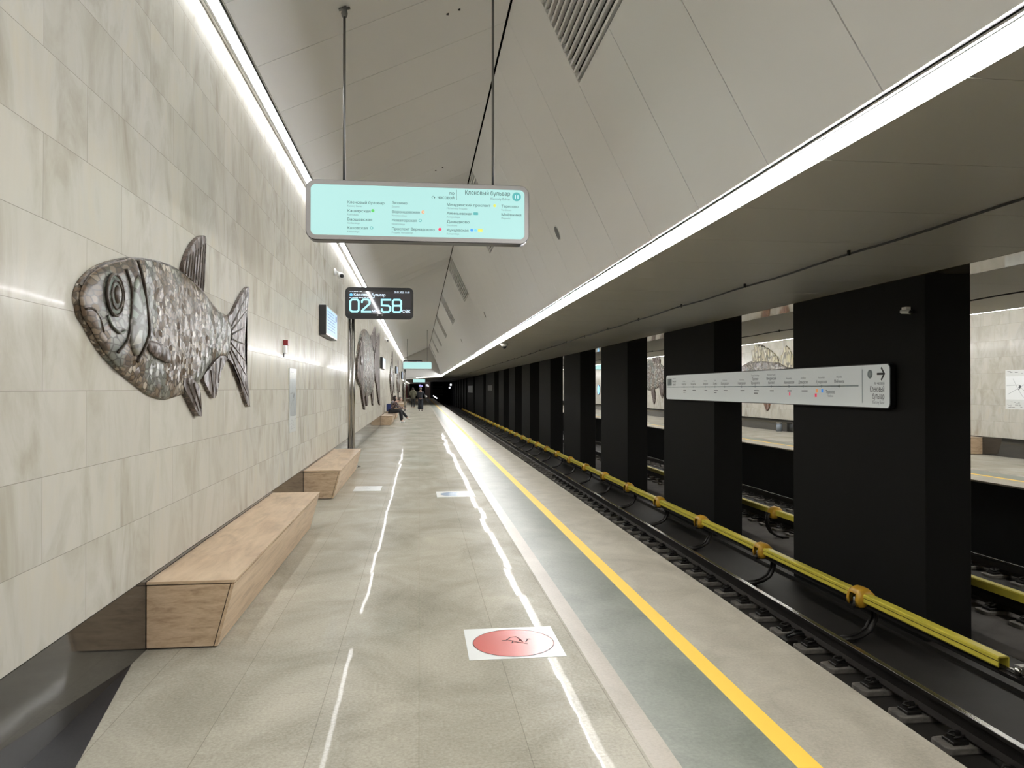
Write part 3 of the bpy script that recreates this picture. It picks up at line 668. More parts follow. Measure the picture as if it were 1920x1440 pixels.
contour('back_line', [(4.05, 2.17), (4.24, 2.28), (4.5, 2.365), (4.77, 2.424), (5.26, 2.477), (5.7, 2.477)], 0.009, 0.022, M['fish_dark'], f1)
fin('dorsal_fin', DORSAL, 0.03, M['fish_fin'], f1, rays=[(lerp2((5.74, 2.48), (6.2, 2.42), i / 7), lerp2((5.80, 2.62), (6.28, 2.80), i / 7)) for i in range(8)])
fin('tail_fin', TAIL, 0.03, M['fish_fin'], f1, rays=[((7.12, 2.22), (7.78, 2.60)), ((7.13, 2.18), (7.72, 2.42)), ((7.13, 2.14), (7.66, 2.25)), ((7.12, 2.10), (7.64, 2.08)), ((7.10, 2.06), (7.66, 1.92)), ((7.08, 2.02), (7.70, 1.78)), ((7.05, 1.98), (7.78, 1.58))])
fin('anal_fin', ANAL, 0.03, M['fish_fin'], f1, rays=[((6.42, 1.80), (6.50, 1.62)), ((6.58, 1.86), (6.58, 1.62)), ((6.75, 1.91), (6.66, 1.70))])
fin('pelvic_fin', PELV, 0.045, M['fish_fin'], f1, rays=[((5.76, 1.70), (6.04, 1.48)), ((5.9, 1.69), (6.10, 1.50))])
relief('pectoral_fin', PECT, 0.015, M['fish_fin'], f1, base=0.052, edge=0.008)
# second fish
F2BODY = [(20.646, 2.136), (20.775, 2.401), (21.5, 2.824), (22.5, 3.251), (23.9, 3.487), (25.4, 3.534), (27.2, 3.40), (28.5, 3.05), (29.0, 2.719), (29.3, 2.102), (28.7, 1.70), (27.52, 1.489), (26.631, 1.432), (24.829, 1.374), (23.358, 1.50), (22.32, 1.684), (20.907, 1.901)]
f2 = thing('fish_relief', (WX + .0025, 25, 1.0), 'second mosaic fish on the marble wall, right of the countdown display pole', 'wall relief', 'mosaic fish on the left wall')
relief('body', F2BODY, 0.06, M['fish_far'], f2, c=(25, 2.4)); relief('head', [(20.7, 2.13), (20.83, 2.38), (21.5, 2.75), (22.4, 3.15), (23.0, 2.8), (23.1, 2.2), (22.6, 1.75), (21.6, 1.80), (20.95, 1.93)], 0.03, M['fin_far'], f2, base=0.045)
relief('eye', ell(21.7, 2.45, 0.28, 0.14), 0.03, M['fish_dark'], f2, base=0.08)
fin('tail_fin', [(28.8, 2.75), (29.756, 3.2), (31.0, 3.75), (32.39, 3.986), (32.5, 3.515), (32.1, 2.821), (32.3, 2.145), (33.0, 0.95), (31.461, 1.3), (30.3, 1.85), (29.1, 2.102)], 0.06, M['fin_far'], f2)
fin('dorsal_fin', [(26.2, 3.45), (27.2, 3.50), (28.4, 3.75), (29.756, 4.03), (29.6, 3.5), (28.6, 3.05)], 0.06, M['fin_far'], f2)
fin('pelvic_fin', [(22.4, 1.72), (23.3, 1.55), (23.9, 1.0), (23.2, 1.2), (22.7, 1.5)], 0.06, M['fin_far'], f2)
fin('pelvic_fin', [(24.2, 1.5), (25.0, 1.42), (25.3, 1.2), (24.8, 1.1), (24.4, 1.3)], 0.06, M['fin_far'], f2)
fin('anal_fin', [(27.2, 1.52), (28.3, 1.6), (28.1, 1.04), (27.7, 1.2)], 0.06, M['fin_far'], f2)
def generic_fish(y0, y1, zc, hh, mir, lab, body, finm, tailm, group, flip=False, spiny=False):
    t = T(mir); face = -1 if mir else 1
    r = thing('fish_relief', (t(WX + .0025), (y0 + y1) / 2, zc), lab, 'wall relief', group); ln = y1 - y0
    def g(u, v):
        u = 1 - u if flip else u
        return (y0 + ln * u, zc + hh * v)
    B = [g(0.0, -.02), g(.02, .10), g(.10, .30), g(.22, .46), g(.36, .50), g(.52, .42), g(.66, .25), g(.78, .09), g(.80, 0), g(.78, -.09), g(.64, -.25), g(.5, -.40), g(.34, -.48), g(.2, -.42), g(.08, -.25), g(.02, -.12)]
    relief('body', B, 0.06, body, r, c=g(.4, 0), face=face)
    relief('head', [g(.005, -.02), g(.025, .09), g(.10, .28), g(.19, .40), g(.23, .2), g(.24, 0), g(.22, -.25), g(.16, -.36), g(.08, -.23), g(.02, -.11)], 0.03, M['fish_head'], r, base=.04, face=face)
    relief('eye', [g(.10 + .03 * math.cos(a * PI / 6), .1 + .06 * math.sin(a * PI / 6)) for a in range(12)], 0.03, M['fish_dark'], r, base=.07, face=face, sm=1)
    fin('tail_fin', [g(.77, .07), g(.88, .28), g(1.0, .42), g(.95, .1), g(.95, -.08), g(1.0, -.45), g(.87, -.28), g(.77, -.07)], 0.05, finm if tailm is None else tailm, r, face=face)
    if spiny:
        hs_ = [.74, .97, 1.0, .95, .87, .76, .62, .45, .26]; k = 9; D = [g(.26, .44)]
        tips = [g(.255 + .036 * i, .42 + .50 * h_) for i, h_ in enumerate(hs_)]
        for i in range(k):
            D.append(tips[i])
            if i < k - 1: D.append(g(.255 + .036 * i + .022, .42 + .50 * (hs_[i] + hs_[i + 1]) / 2 - .045))
        D += [g(.555, .38), g(.40, .40)]
        fin('dorsal_fin', D, 0.05, finm, r, face=face, sm=1, rays=[(g(.28 + .028 * i, .46 - .008 * i), tips[i]) for i in range(k)])
        fin('dorsal_fin', [g(.56, .38), g(.60, .62), g(.63, .80), g(.68, .60), g(.72, .20)], 0.05, finm, r, face=face)
    else: fin('dorsal_fin', [g(.40, .48), g(.46, .75), g(.54, .88), g(.56, .6), g(.58, .36)], 0.05, finm, r, face=face)
    fin('pelvic_fin', [g(.36, -.46), g(.44, -.43), g(.46, -.72), g(.43, -.92), g(.39, -.7)], 0.05, finm if not spiny else M['red_fin'], r, face=face)
    fin('anal_fin', [g(.55, -.35), g(.66, -.22), g(.66, -.5), g(.62, -.72)], 0.05, finm if not spiny else M['red_fin'], r, face=face)
    return r
generic_fish(44.5, 52.5, 2.25, 2.0, False, 'third mosaic fish on the left wall, seen edge-on beyond the small screen', M['fish_far'], M['fin_far'], None, 'mosaic fish on the left wall')
generic_fish(58.5, 66, 2.25, 2.0, False, 'fourth mosaic fish on the left wall, a thin sliver before the second display pole', M['fish_far'], M['fin_far'], None, 'mosaic fish on the left wall')
generic_fish(80, 88, 1.5, 0.9, False, 'farthest mosaic fish on the left wall under the low ceiling', M['fish_far'], M['fin_far'], None, 'mosaic fish on the left wall')
generic_fish(24.9, 33.0, 2.12, 1.49, True, 'banded brown fish with a spiny fin on the far wall above the line map', M['perch'], M['perch_fin'], M['red_fin'], 'mosaic fish on the far wall', flip=True, spiny=True)
generic_fish(40.0, 48.0, 2.45, 1.9, True, 'grey mosaic fish on the far platform wall left of the line map', M['fish_far'], M['fin_far'], None, 'mosaic fish on the far wall', flip=True)

# ------------------------------------------------------------------ hanging direction signs
def hanging_sign():
    r = thing('hanging_sign', (0, 6.9, 2.97), '', 'sign', 'backlit hanging direction signs'); Z = 0.27
    def mf(a, b, d): return (a, d, b + Z)
    bm = bmesh.new(); P = rrect(1.996, 0.535, 0.085, 8)
    for sc_, d0, d1 in ((1, 0.008, 0.15),): prism(bm, P, mf, d0, d1)
    prism(bm, rrect(1.93, 0.47, 0.07, 8), mf, 0.15, 0.185)
    obj('housing', bm, M['blk'], r)
    bm = bmesh.new(); O = rrect(1.985, 0.525, 0.08, 8); I = rrect(1.91, 0.45, 0.045, 8); n = len(O)
    o1 = [bm.verts.new(mf(a, b, -0.004)) for a, b in O]; i1 = [bm.verts.new(mf(a, b, -0.004)) for a, b in I]
    o2 = [bm.verts.new(mf(a, b, 0.008)) for a, b in O]; i2 = [bm.verts.new(mf(a, b, 0.008)) for a, b in I]
    for k in range(n):
        j = (k + 1) % n
        for q in ((o1[k], o1[j], i1[j], i1[k]), (o1[k], o1[j], o2[j], o2[k]), (i1[k], i1[j], i2[j], i2[k]), (o2[k], o2[j], i2[j], i2[k])): bm.faces.new(q)
    obj('rim', bm, M['frame_grey'], r)
    bm = bmesh.new(); prism(bm, rrect(1.908, 0.448, 0.044, 8), mf, 0.0, 0.0075); pn = obj('display_panel', bm, M['aqua'], r)
    for x in (-0.672, 0.673):
        ztop = 4.70 + (x + 1.53) * 0.459 - 2.97
        bm = bmesh.new(); tube(bm, [(x, 0.09, 0.53), (x, 0.09, ztop - 0.05)], 0.0125, 10); rd = obj('suspension_rod', bm, M['rod'], r, True)
        bm = bmesh.new(); tube(bm, [(x, 0.09, ztop - 0.09), (x, 0.09, ztop - 0.06), (x, 0.09, ztop + .01)], [0.022, 0.03, 0.018], 10); tube(bm, [(x - .05, .09, ztop - .03), (x + .05, .09, ztop - .005)], 0.012, 8)
        obj('ceiling_mount', bm, M['rod'], rd, True)
    return r, pn
def sx(px): return -1.0 + (px - 45) / 1810 * 2.0
def sz(px, py): return 0.54 - (py - (50 + 60 * (px - 45) / 1810)) / 497 * 0.54
def sign_writing(pn):
    R = FACE_CAM; D = 0.0015; S = 0.0335
    rows = [(373, 255, 'Кленовый бульвар', 'Klenoviy Bulvar'), (373, 325, 'Каширская', 'Kashirskaya'), (373, 395, 'Варшавская', 'Varshavskaya'), (373, 465, 'Каховская', 'Kakhovskaya'),
            (728, 262, 'Зюзино', 'Zyuzino'), (728, 335, 'Воронцовская', 'Vorontsovskaya'), (728, 405, 'Новаторская', 'Novatorskaya'), (728, 476, 'Проспект Вернадского', 'Prospekt Vernadskogo'),
            (1172, 278, 'Мичуринский проспект', 'Michurinskiy Prospekt'), (1172, 350, 'Аминьевская', 'Aminyevskaya'), (1172, 420, 'Давыдково', 'Davydkovo'), (1172, 490, 'Кунцевская', 'Kuntsevskaya'),
            (1620, 294, 'Терехово', 'Terekhovo'), (1620, 364, 'Мнёвники', 'Mnyovniki')]
    W = {'Кленовый бульвар': 312, 'Каширская': 186, 'Варшавская': 203, 'Каховская': 172, 'Зюзино': 122, 'Воронцовская': 233, 'Новаторская': 212, 'Проспект Вернадского': 370, 'Мичуринский проспект': 376, 'Аминьевская': 212, 'Давыдково': 182, 'Кунцевская': 188, 'Терехово': 146, 'Мнёвники': 165}
    dark = []; grey = []
    for x, y, a, b in rows:
        xs = (W[a] / 1810 * 2.0) / (len(a) * S * 0.60)
        dark.append((a, sx(x), sz(x, y), S, 'LEFT', xs)); grey.append((b, sx(x), sz(x, y + 27), 0.023, 'LEFT', 0.9))
    dark += [('Кленовый бульвар', sx(1695), sz(1695, 197), 0.056, 'RIGHT', 0.81), ('по', sx(1235), sz(1235, 186), 0.040, 'RIGHT'), ('часовой', sx(1235), sz(1235, 224), 0.040, 'RIGHT', 0.95)]
    grey.append(('Klenoviy Bulvar', sx(1695), sz(1695, 236), 0.034, 'RIGHT', 0.85))
    for it in dark: lettering([it], M['ink'], pn, R, D, bold=0.022)
    for it in grey: lettering([it], M['greyink'], pn, R, D)
    def mk(items, m, ring=False):
        def b(bm):
            for it in items:
                x, y = sx(it[0]), sz(it[0], it[1])
                if len(it) == 3: plate(bm, circle(it[2] / 905, 20, x, y), flat, D)
                else: plate(bm, [(x + a, y + c) for a, c in rrect(it[2] / 905, it[3] / 905, 0.004, 3)], flat, D)
        return shape('line_marker', pn, m, R, b)
    mk([(577, 316, 13)], M['green_m']); mk([(980, 329, 13)], M['orange_m']); mk([(957, 399, 13), (567, 458, 13), (1748, 205, 37), (1410, 345, 38, 22)], M['teal']); mk([(1117, 474, 13)], M['red_m'])
    mk([(1377, 483, 12)], M['blue_m']); mk([(1408, 484, 12)], M['sky_m']); mk([(1566, 279, 12), (1447, 485, 38, 22)], M['yel_m'])
    def ink(bm):
        c = (sx(1062), sz(1062, 208)); strokes(bm, [[(c[0] + .011 * math.cos(a), c[1] + .011 * math.sin(a)) for a in [math.radians(k) for k in range(230, -30, -20)]]], 0.003, flat, D)
        plate(bm, [(c[0] + .003, c[1]), (c[0] + .018, c[1]), (c[0] + .011, c[1] - .010)], flat, D)
        x = sx(1253); strokes(bm, [[(x, sz(1253, 145)), (x, sz(1253, 230))]], 0.0025, flat, D)
    shape('arrow', pn, M['ink'], R, ink)
    def wh(bm):
        for px, py, r_ in ((980, 329, 7), (957, 399, 8), (567, 458, 8)): plate(bm, circle(r_ / 905, 16, sx(px), sz(px, py)), flat, D * 1.6)
    shape('marker_centre', pn, M['aqua'], R, wh)
    lettering([('11', sx(1748), sz(1748, 205) - 0.017, 0.046, 'CENTER')], M['ledw'], pn, R, D * 1.8, bold=0.01)
hs, pn = hanging_sign(); ht = tree(hs); sign_writing(pn)
hs['label'] = 'large backlit aqua direction sign with station names hanging nearest the viewer'
o = copy_tree(hs, ht); o.location = (-0.13, 52.3, 2.97); o['label'] = 'small distant aqua hanging sign in front of the second display'
o = copy_tree(hs, ht); o.location = (MIR, 52.3, 2.97); o['label'] = 'aqua hanging sign over the far platform, glimpsed between two piers'
r = thing('hanging_sign', (0.02, 79.0, 2.30), 'farthest tiny aqua sign under the low ceiling at the end of the platform', 'sign', 'backlit hanging direction signs')
obj('housing', bx(-0.66, 0.60, 0.0, 0.12, 0.0, 0.36), M['blk'], r); obj('display_panel', bx(-0.64, 0.58, -0.006, 0.0, 0.015, 0.345), M['aqua'], r)
for x in (-0.4, 0.35): obj('suspension_rod', bx(x, x + .02, 0.05, 0.07, 0.36, 0.44 + (x + .4) * .07), M['rod'], r)

# ------------------------------------------------------------------ countdown displays on poles
def clock():
    r = thing('countdown_display', (-0.828, 16.2, 0), '', 'display', 'countdown displays on poles'); Z = 3.445
    def mf(a, b, d): return (a, d, b + Z)
    bm = bmesh.new(); prism(bm, rrect(1.41, 0.66, 0.10, 8), mf, 0.0, 0.09); prism(bm, rrect(1.30, 0.55, 0.08, 8), mf, 0.09, 0.12); hb = obj('housing', bm, M['blk'], r)
    bm = bmesh.new(); prism(bm, rrect(1.30, 0.475, 0.012, 3), lambda a, b, d: (a, d, b + Z + 0.008), -0.004, 0.0); scn = obj('screen', bm, M['glass_dark'], r)
    def cx(px): return -0.705 + (px - 85) / 1700 * 1.41
    def cz(px, py): return Z + 0.33 - (py - (105 + 25 * (px - 85) / 1700)) / 780 * 0.66
    D = 0.006; R = FACE_CAM
    def q(*pts): return [(cx(a), cz(a, b)) for a, b in pts]
    def digits(bm):
        strokes(bm, [q((250, 415), (380, 415), (420, 455), (420, 675), (380, 715), (255, 715), (212, 675), (212, 455), (250, 415)),
                     q((500, 500), (500, 450), (535, 415), (640, 415), (690, 450), (690, 520), (500, 690), (500, 718), (730, 718)),
                     q((1225, 425), (990, 425), (990, 560), (1160, 570), (1200, 605), (1200, 690), (1165, 725), (1030, 725), (992, 690), (992, 640)),
                     q((1300, 425), (1440, 425), (1478, 460), (1478, 545), (1440, 572), (1300, 572), (1268, 545), (1268, 460), (1300, 425)),
                     q((1300, 572), (1440, 572), (1478, 600), (1478, 695), (1440, 730), (1300, 730), (1268, 695), (1268, 600), (1300, 572))], 0.036, flat, D)
    dg = shape('digits', scn, M['led'], R, digits)
    for it in [('мин', cx(845), cz(845, 738), 0.100, 'CENTER', 0.9), ('сек', cx(1608), cz(1608, 748), 0.115, 'CENTER', 0.9), ('Кленовый бульвар', cx(292), cz(292, 330), 0.090, 'LEFT', 0.80), ('20.01.2025 11:50', cx(1690), cz(1690, 265), 0.055, 'RIGHT', 0.85)]: lettering([it], M['ledw'], scn, R, D, bold=0.02)
    shape('line_marker', scn, M['sky_m'], R, lambda bm: plate(bm, circle(0.034, 20, cx(232), cz(232, 300)), flat, D))
    def small(bm):
        rr = random.Random(3)
        for y, x0, x1 in ((215, 200, 500), (372, 190, 800)):
            x = x0
            while x < x1: w_ = rr.uniform(8, 22); plate(bm, q((x, y - 9), (x + w_, y - 9), (x + w_, y + 8), (x, y + 8)), flat, D); x += w_ + rr.choice((5, 6, 20))
    shape('small_print', scn, M['ledw'], R, small)
    for px in (890, 1005):
        bm = bmesh.new(); prism(bm, circle(0.016, 12, cx(px), cz(px, 805) - Z), mf, -0.006, 0.001); obj('sensor', bm, M['alu'], hb)
    X = -0.59
    for dx in (-0.038, 0.038):
        bm = bmesh.new(); tube(bm, [(X + dx, 0.16, 0.012), (X + dx, 0.16, Z - 0.05)], 0.036, 16); obj('pole', bm, M['steel'], r, True)
    obj('bracket', bevel(bx(X - 0.12, X + 0.12, 0.115, 0.2, Z - 0.2, Z + 0.12), 0.008), M['blk'], r)
    bm = bmesh.new(); prism(bm, circle(0.20, 28, X, 0.16), up_z, 0.0, 0.014); bs = obj('base_plate', bm, M['steel'], r)
    bm = bmesh.new()
    for k in range(6):
        a = k * PI / 3; prism(bm, circle(0.014, 6, X + .155 * math.cos(a), 0.16 + .155 * math.sin(a)), up_z, 0.014, 0.032)
    obj('anchor_bolt', bm, M['iron'], bs)
    return r
ck = clock(); ct = tree(ck); ck['label'] = 'black countdown display reading 02 58 on a twin steel pole'
o = copy_tree(ck, ct); o.location = (-0.47, 57.3, 0); o['label'] = 'distant pole-mounted countdown display mostly hidden behind the second aqua sign'

# ------------------------------------------------------------------ wall fittings on the near wall
def wall_screen(y0, y1, z0, z1, lab, text=True):
    r = thing('wall_screen', (WX, (y0 + y1) / 2, z0), lab, 'screen', 'screens on the left wall'); w_, h_ = (y1 - y0) / 2, z1 - z0
    obj('housing', bevel(bx(0.0, 0.12, -w_, w_, 0, h_), 0.01), M['blk'], r)
    obj('rim', bx(0.12, 0.125, -w_ + .01, w_ - .01, 0.01, h_ - .01), M['alu'], r)
    s = obj('screen', bx(0.125, 0.128, -w_ + .05, w_ - .05, 0.035, h_ - .035), M['screen'], r)
    def b(bm):
        rr = random.Random(5)
        for k in range(7):
            z = h_ - 0.10 - k * (h_ - 0.16) / 7; x = -w_ + 0.15
            while x < w_ * (0.5 if k > 1 else 0.2): l_ = rr.uniform(0.05, 0.16); plate(bm, [(x, z), (x + l_, z), (x + l_, z + .018), (x, z + .018)], flat, 0.1295); x += l_ + .03
        plate(bm, [(w_ - .35, h_ - .17), (w_ - .12, h_ - .17), (w_ - .12, h_ - .07), (w_ - .35, h_ - .07)], flat, 0.1295)
    shape('screen_print', s, M['screen_ink'], FACE_PX, b)
    return r
wall_screen(13.4, 15.15, 2.58, 3.10, 'pale blue lit information screen on the marble wall left of the display pole')
wall_screen(34.0, 36.4, 2.55, 3.05, 'small narrow lit screen on the left wall beyond the second fish')
wall_screen(55.0, 56.4, 2.75, 3.25, 'tiny dark screen high on the left wall far down the platform')
wall_screen(73.0, 74.4, 2.6, 3.3, 'farthest dark screen on the left wall near the gable')
def cctv(y, z, lab):
    r = thing('security_camera', (WX, y, z), lab, 'camera', 'security cameras on the left wall')
    bm = bmesh.new(); tube(bm, [(0.0, 0, 0.02), (0.015, 0, 0.02), (0.04, 0, 0.02)], [0.075, 0.072, 0.05], 16); obj('mount', bm, M['white'], r, True)
    bm = bmesh.new(); tube(bm, [(0.04, 0, 0.02), (0.09, -.01, 0.0), (0.12, -.03, -0.03)], 0.022, 10); obj('arm', bm, M['white'], r, True)
    bm = bmesh.new(); bmesh.ops.create_icosphere(bm, subdivisions=3, radius=0.065, matrix=Matrix.Translation((0.14, -.05, -.06))); hd_ = obj('camera_body', bm, M['white'], r, True)
    bm = bmesh.new(); tube(bm, [(0.155, -.09, -.07), (0.175, -.135, -.085)], [0.042, 0.036], 14); obj('camera_lens', bm, M['blk'], hd_, True)
cctv(15.75, 4.0, 'white security camera high on the marble wall above the lit screen'); cctv(38.2, 4.1, 'tiny security camera high on the left wall past the second fish')
r = thing('fire_alarm', (WX, 9.96, 2.16), 'small dark red and white alarm sounder on the marble wall', 'alarm')
obj('back_box', bevel(bx(0, 0.035, -.05, .05, -.06, 0.04), .006), M['white'], r); obj('sounder', bevel(bx(0, 0.06, -.03, .06, 0.042, 0.11), .008), M['redplastic'], r); obj('cable', bx(0, .012, -.012, 0.0, -.11, -.06), M['blk'], r)
def map_board(loc, face, rot, w_, h_, lab, pale=False):
    r = thing('map_board', loc, lab, 'poster', None, rot)
    s = obj('sheet', bevel(bx(0.002, 0.014, -w_ / 2, w_ / 2, 0, h_), .002, 1), M['paper'], r)
    def dark(bm):
        rr = random.Random(11)
        for z0, z1, n in ((h_ * .90, h_ * .96, 6), (h_ * .04, h_ * .20, 18)):
            for k in range(n):
                x = rr.uniform(-w_ * .45, w_ * .25); z = rr.uniform(z0, z1); l_ = rr.uniform(.04, .11); plate(bm, [(x, z), (x + l_, z), (x + l_, z + .007), (x, z + .007)], flat, 0.0155)
        plate(bm, [(0.0, h_ * .56), (.05, h_ * .62), (.10, h_ * .58), (.05, h_ * .52)], flat, .0158); plate(bm, [(-.02, h_ * .50), (.05, h_ * .49), (.03, h_ * .51)], flat, .0158)
    shape('dark_print', s, M['paper_ink'], FACE_PX, dark)
    def grey(bm):
        plate(bm, [(-w_ * .48, h_ * .25), (w_ * .48, h_ * .25), (w_ * .48, h_ * .84), (-w_ * .48, h_ * .84)], flat, 0.0150)
    shape('grey_print', s, M['paper_grey'] if not pale else M['decal_white'], FACE_PX, grey)
    def street(bm): strokes(bm, [[(-w_ * .4, h_ * .38), (-.02, h_ * .52), (w_ * .4, h_ * .70)], [(-w_ * .2, h_ * .78), (0, h_ * .5), (w_ * .2, h_ * .3)], [(-w_ * .45, h_ * .6), (0, h_ * .62), (w_ * .3, h_ * .42)]], 0.012, flat, 0.0153)
    shape('street_print', s, M['paper'] if not pale else M['paper_grey'], FACE_PX, street)
map_board((WX, 10.62, 1.066), 1, 0, 0.53, 0.86, 'narrow grey glass area map on the marble wall above the second bench')
map_board((MIR - WX, 16.45, 1.16), -1, PI, 0.80, 0.94, 'white area map poster on the far platform wall at the right edge of the photo', True)

# ------------------------------------------------------------------ floor stickers
def sticker(x0, x1, y0, y1, lab, disc, rad, cxy, mark, group='stickers on the floor'):
    r = thing('floor_sticker', ((x0 + x1) / 2, (y0 + y1) / 2, 0.0), lab, 'sticker', group); w_, h_ = (x1 - x0) / 2, (y1 - y0) / 2
    obj('sheet', bx(-w_, w_, -h_, h_, 0.0005, 0.002), M['decal_white'], r)
    if disc:
        bm = bmesh.new(); P = circle(rad, 48, *cxy); plate(bm, P, flat, 0.0030); obj('disc', bm, disc, r)
    if mark:
        bm = bmesh.new(); c = cxy; g = lambda *p: [(c[0] + a, c[1] + b) for a, b in p]
        strokes(bm, [circle(rad, 48, *cxy) + [circle(rad, 48, *cxy)[0]]], 0.004, flat, 0.0036)
        strokes(bm, [g((-.07, .045), (-.03, .05), (.0, .03), (.03, .0), (.06, -.02), (.09, -.04)), g((-.04, .05), (-.01, .10), (.03, .11), (.05, .06), (.04, .02)), g((.0, .03), (-.01, -.01), (.03, -.01)), g((.05, .06), (.06, .0)), g((.09, .06), (.12, .05)), g((.08, .0), (.1, .05))], 0.009, flat, 0.0037)
        bmesh.ops.recalc_face_normals(bm, faces=bm.faces); obj('drawing', bm, M['decal_ink'] if mark == 1 else M['decal_grey'], r)
sticker(0.303, 0.905, 4.637, 5.235, 'white square floor sticker with a coral red disc and dark scribble', M['decal_red'], 0.262, (0.005, -0.01), 1)
sticker(0.27, 0.86, 11.65, 12.3, 'white floor sticker with a slate blue disc farther along the platform', M['decal_blue'], 0.235, (0, 0), 0)
sticker(-1.06, -0.62, 12.5, 13.12, 'white floor sticker with a small grey print beside the second bench', None, 0.09, (-.06, .0), 2)

# ------------------------------------------------------------------ line map sign across two piers
def line_map():
    ya, yb = 17.45, 8.82; zc = 1.685; ln = ya - yb; yc = (ya + yb) / 2
    r = thing('line_map_sign', (5.80, yc, zc), 'long white line map sign with a black arrow, fixed across two black piers', 'sign')
    bm = bmesh.new(); prism(bm, rrect(ln, 0.57, 0.07, 6), lambda a, b, d: (d, -a, b), 0.0, 0.07); obj('housing', bm, M['blk'], r)
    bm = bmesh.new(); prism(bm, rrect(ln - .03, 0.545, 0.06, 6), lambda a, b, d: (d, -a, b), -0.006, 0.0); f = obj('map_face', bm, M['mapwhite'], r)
    for y in (-2.4, 2.6, -4.0, 3.9):
        if any(a < yc - y < b for a, b in PIERS): obj('wall_bracket', bx(0.07, 0.09, -y - .1, -y + .1, -.15, .15), M['iron'], r)
    R = FACE_MX; D = 0.0075
    def lx(Y): return yc - Y
    st = [(16.88, ('Кленовый', 'бульвар')), (16.22, ('Каширская',)), (15.65, ('Варшавская',)), (14.96, ('Каховская',)), (14.45, ('Зюзино',)), (13.97, ('Воронцовская',)), (13.2, ('Новаторская',)),
          (12.64, ('Проспект', 'Вернадского')), (12.03, ('Мичуринский', 'проспект')), (11.42, ('Аминьевская',)), (10.97, ('Давыдково',)), (10.44, ('Кунцевская',)), (9.97, ('Мнёвники',))]
    lat = ['Klenoviy Bulvar', 'Kashirskaya', 'Varshavskaya', 'Kakhovskaya', 'Zyuzino', 'Vorontsovskaya', 'Novatorskaya', 'Prospekt Vernadskogo', 'Michurinskiy Prospekt', 'Aminyevskaya', 'Davydkovo', 'Kuntsevskaya', 'Mnyovniki']
    # even pitch across the board, as printed
    dk, gy = [], []
    for i, (Y, names) in enumerate(st):
        S = 0.066
        for j, nme in enumerate(names): dk.append((nme, lx(Y), 0.045 + (len(names) - 1 - j) * 0.068, S, 'CENTER', 0.80))
        gy.append((lat[i], lx(Y), 0.045 + len(names) * 0.068 + .004, 0.042, 'CENTER', 0.8))
    Yt = 10.2
    dk.append(('Терехово', lx(Yt), -0.10, 0.066, 'CENTER', 0.80)); gy.append(('Terekhovo', lx(Yt), -0.15, 0.042, 'CENTER', 0.8))
    dk += [('Кленовый', lx(8.93), -0.075, 0.105, 'RIGHT', 0.62), ('бульвар', lx(8.93), -0.165, 0.105, 'RIGHT', 0.62), ('по часовой', lx(8.93), 0.02, 0.05, 'RIGHT', 0.8)]
    gy.append(('Klenoviy Bulvar', lx(8.93), -0.225, 0.062, 'RIGHT', 0.65))
    for it in dk: lettering([it], M['mapink'], f, R, D, bold=0.035)
    for it in gy: lettering([it], M['mapgrey'], f, R, D, bold=.006)
    def line(bm):
        plate(bm, [(lx(17.38), -0.004), (lx(9.50), -0.004), (lx(9.50), .012), (lx(17.38), .012)], flat, D)
        for Y, n in st[1:]:
            plate(bm, circle(.022, 16, lx(Y), .004), flat, D + .0004)
        plate(bm, [(lx(9.42), -.22), (lx(9.405), -.22), (lx(9.405), .22), (lx(9.42), .22)], flat, D)
        plate(bm, [(lx(17.36), .04), (lx(17.05), .04), (lx(17.05), .20), (lx(17.36), .20)], flat, D)
        plate(bm, circle(.058, 24, lx(9.24), .155), flat, D)
    shape('line_print', f, M['mapline'], R, line)
    def arrow(bm):
        c = lx(8.99); strokes(bm, [[(c - .10, .155), (c + .05, .155)], [(c - .01, .235), (c + .055, .155), (c - .01, .075)]], 0.028, flat, D)
    shape('arrow', f, M['mapink'], R, arrow)
    lettering([('11', lx(9.24), .135, 0.06, 'CENTER')], M['mapwhite'], f, R, D + .001, bold=.01)
    def marks(lst): return lambda bm: [plate(bm, [(lx(Y) - w_, z), (lx(Y) + w_, z), (lx(Y) + w_, z + .05), (lx(Y) - w_, z + .05)], flat, D) for Y, z, w_ in lst]
    shape('line_marker', f, M['orange_m'], R, marks([(10.57, -.09, .03)])); shape('line_marker', f, M['red_m'], R, marks([(10.6, -.155, .03), (11.40, -.14, .02)])); shape('line_marker', f, M['blue_m'], R, marks([(10.42, -.09, .025)]))
    def bars(bm):
        rr = random.Random(9)
        for Y, _ in st[1:11]:
            for k in range(rr.choice((1, 2))): z = -.075 - k * .045; l_ = rr.uniform(.12, .2); plate(bm, [(lx(Y) - .05, z), (lx(Y) - .05 + l_, z), (lx(Y) - .05 + l_, z + .016), (lx(Y) - .05, z + .016)], flat, D)
    shape('interchange_print', f, M['mapgrey'], R, bars)
line_map()

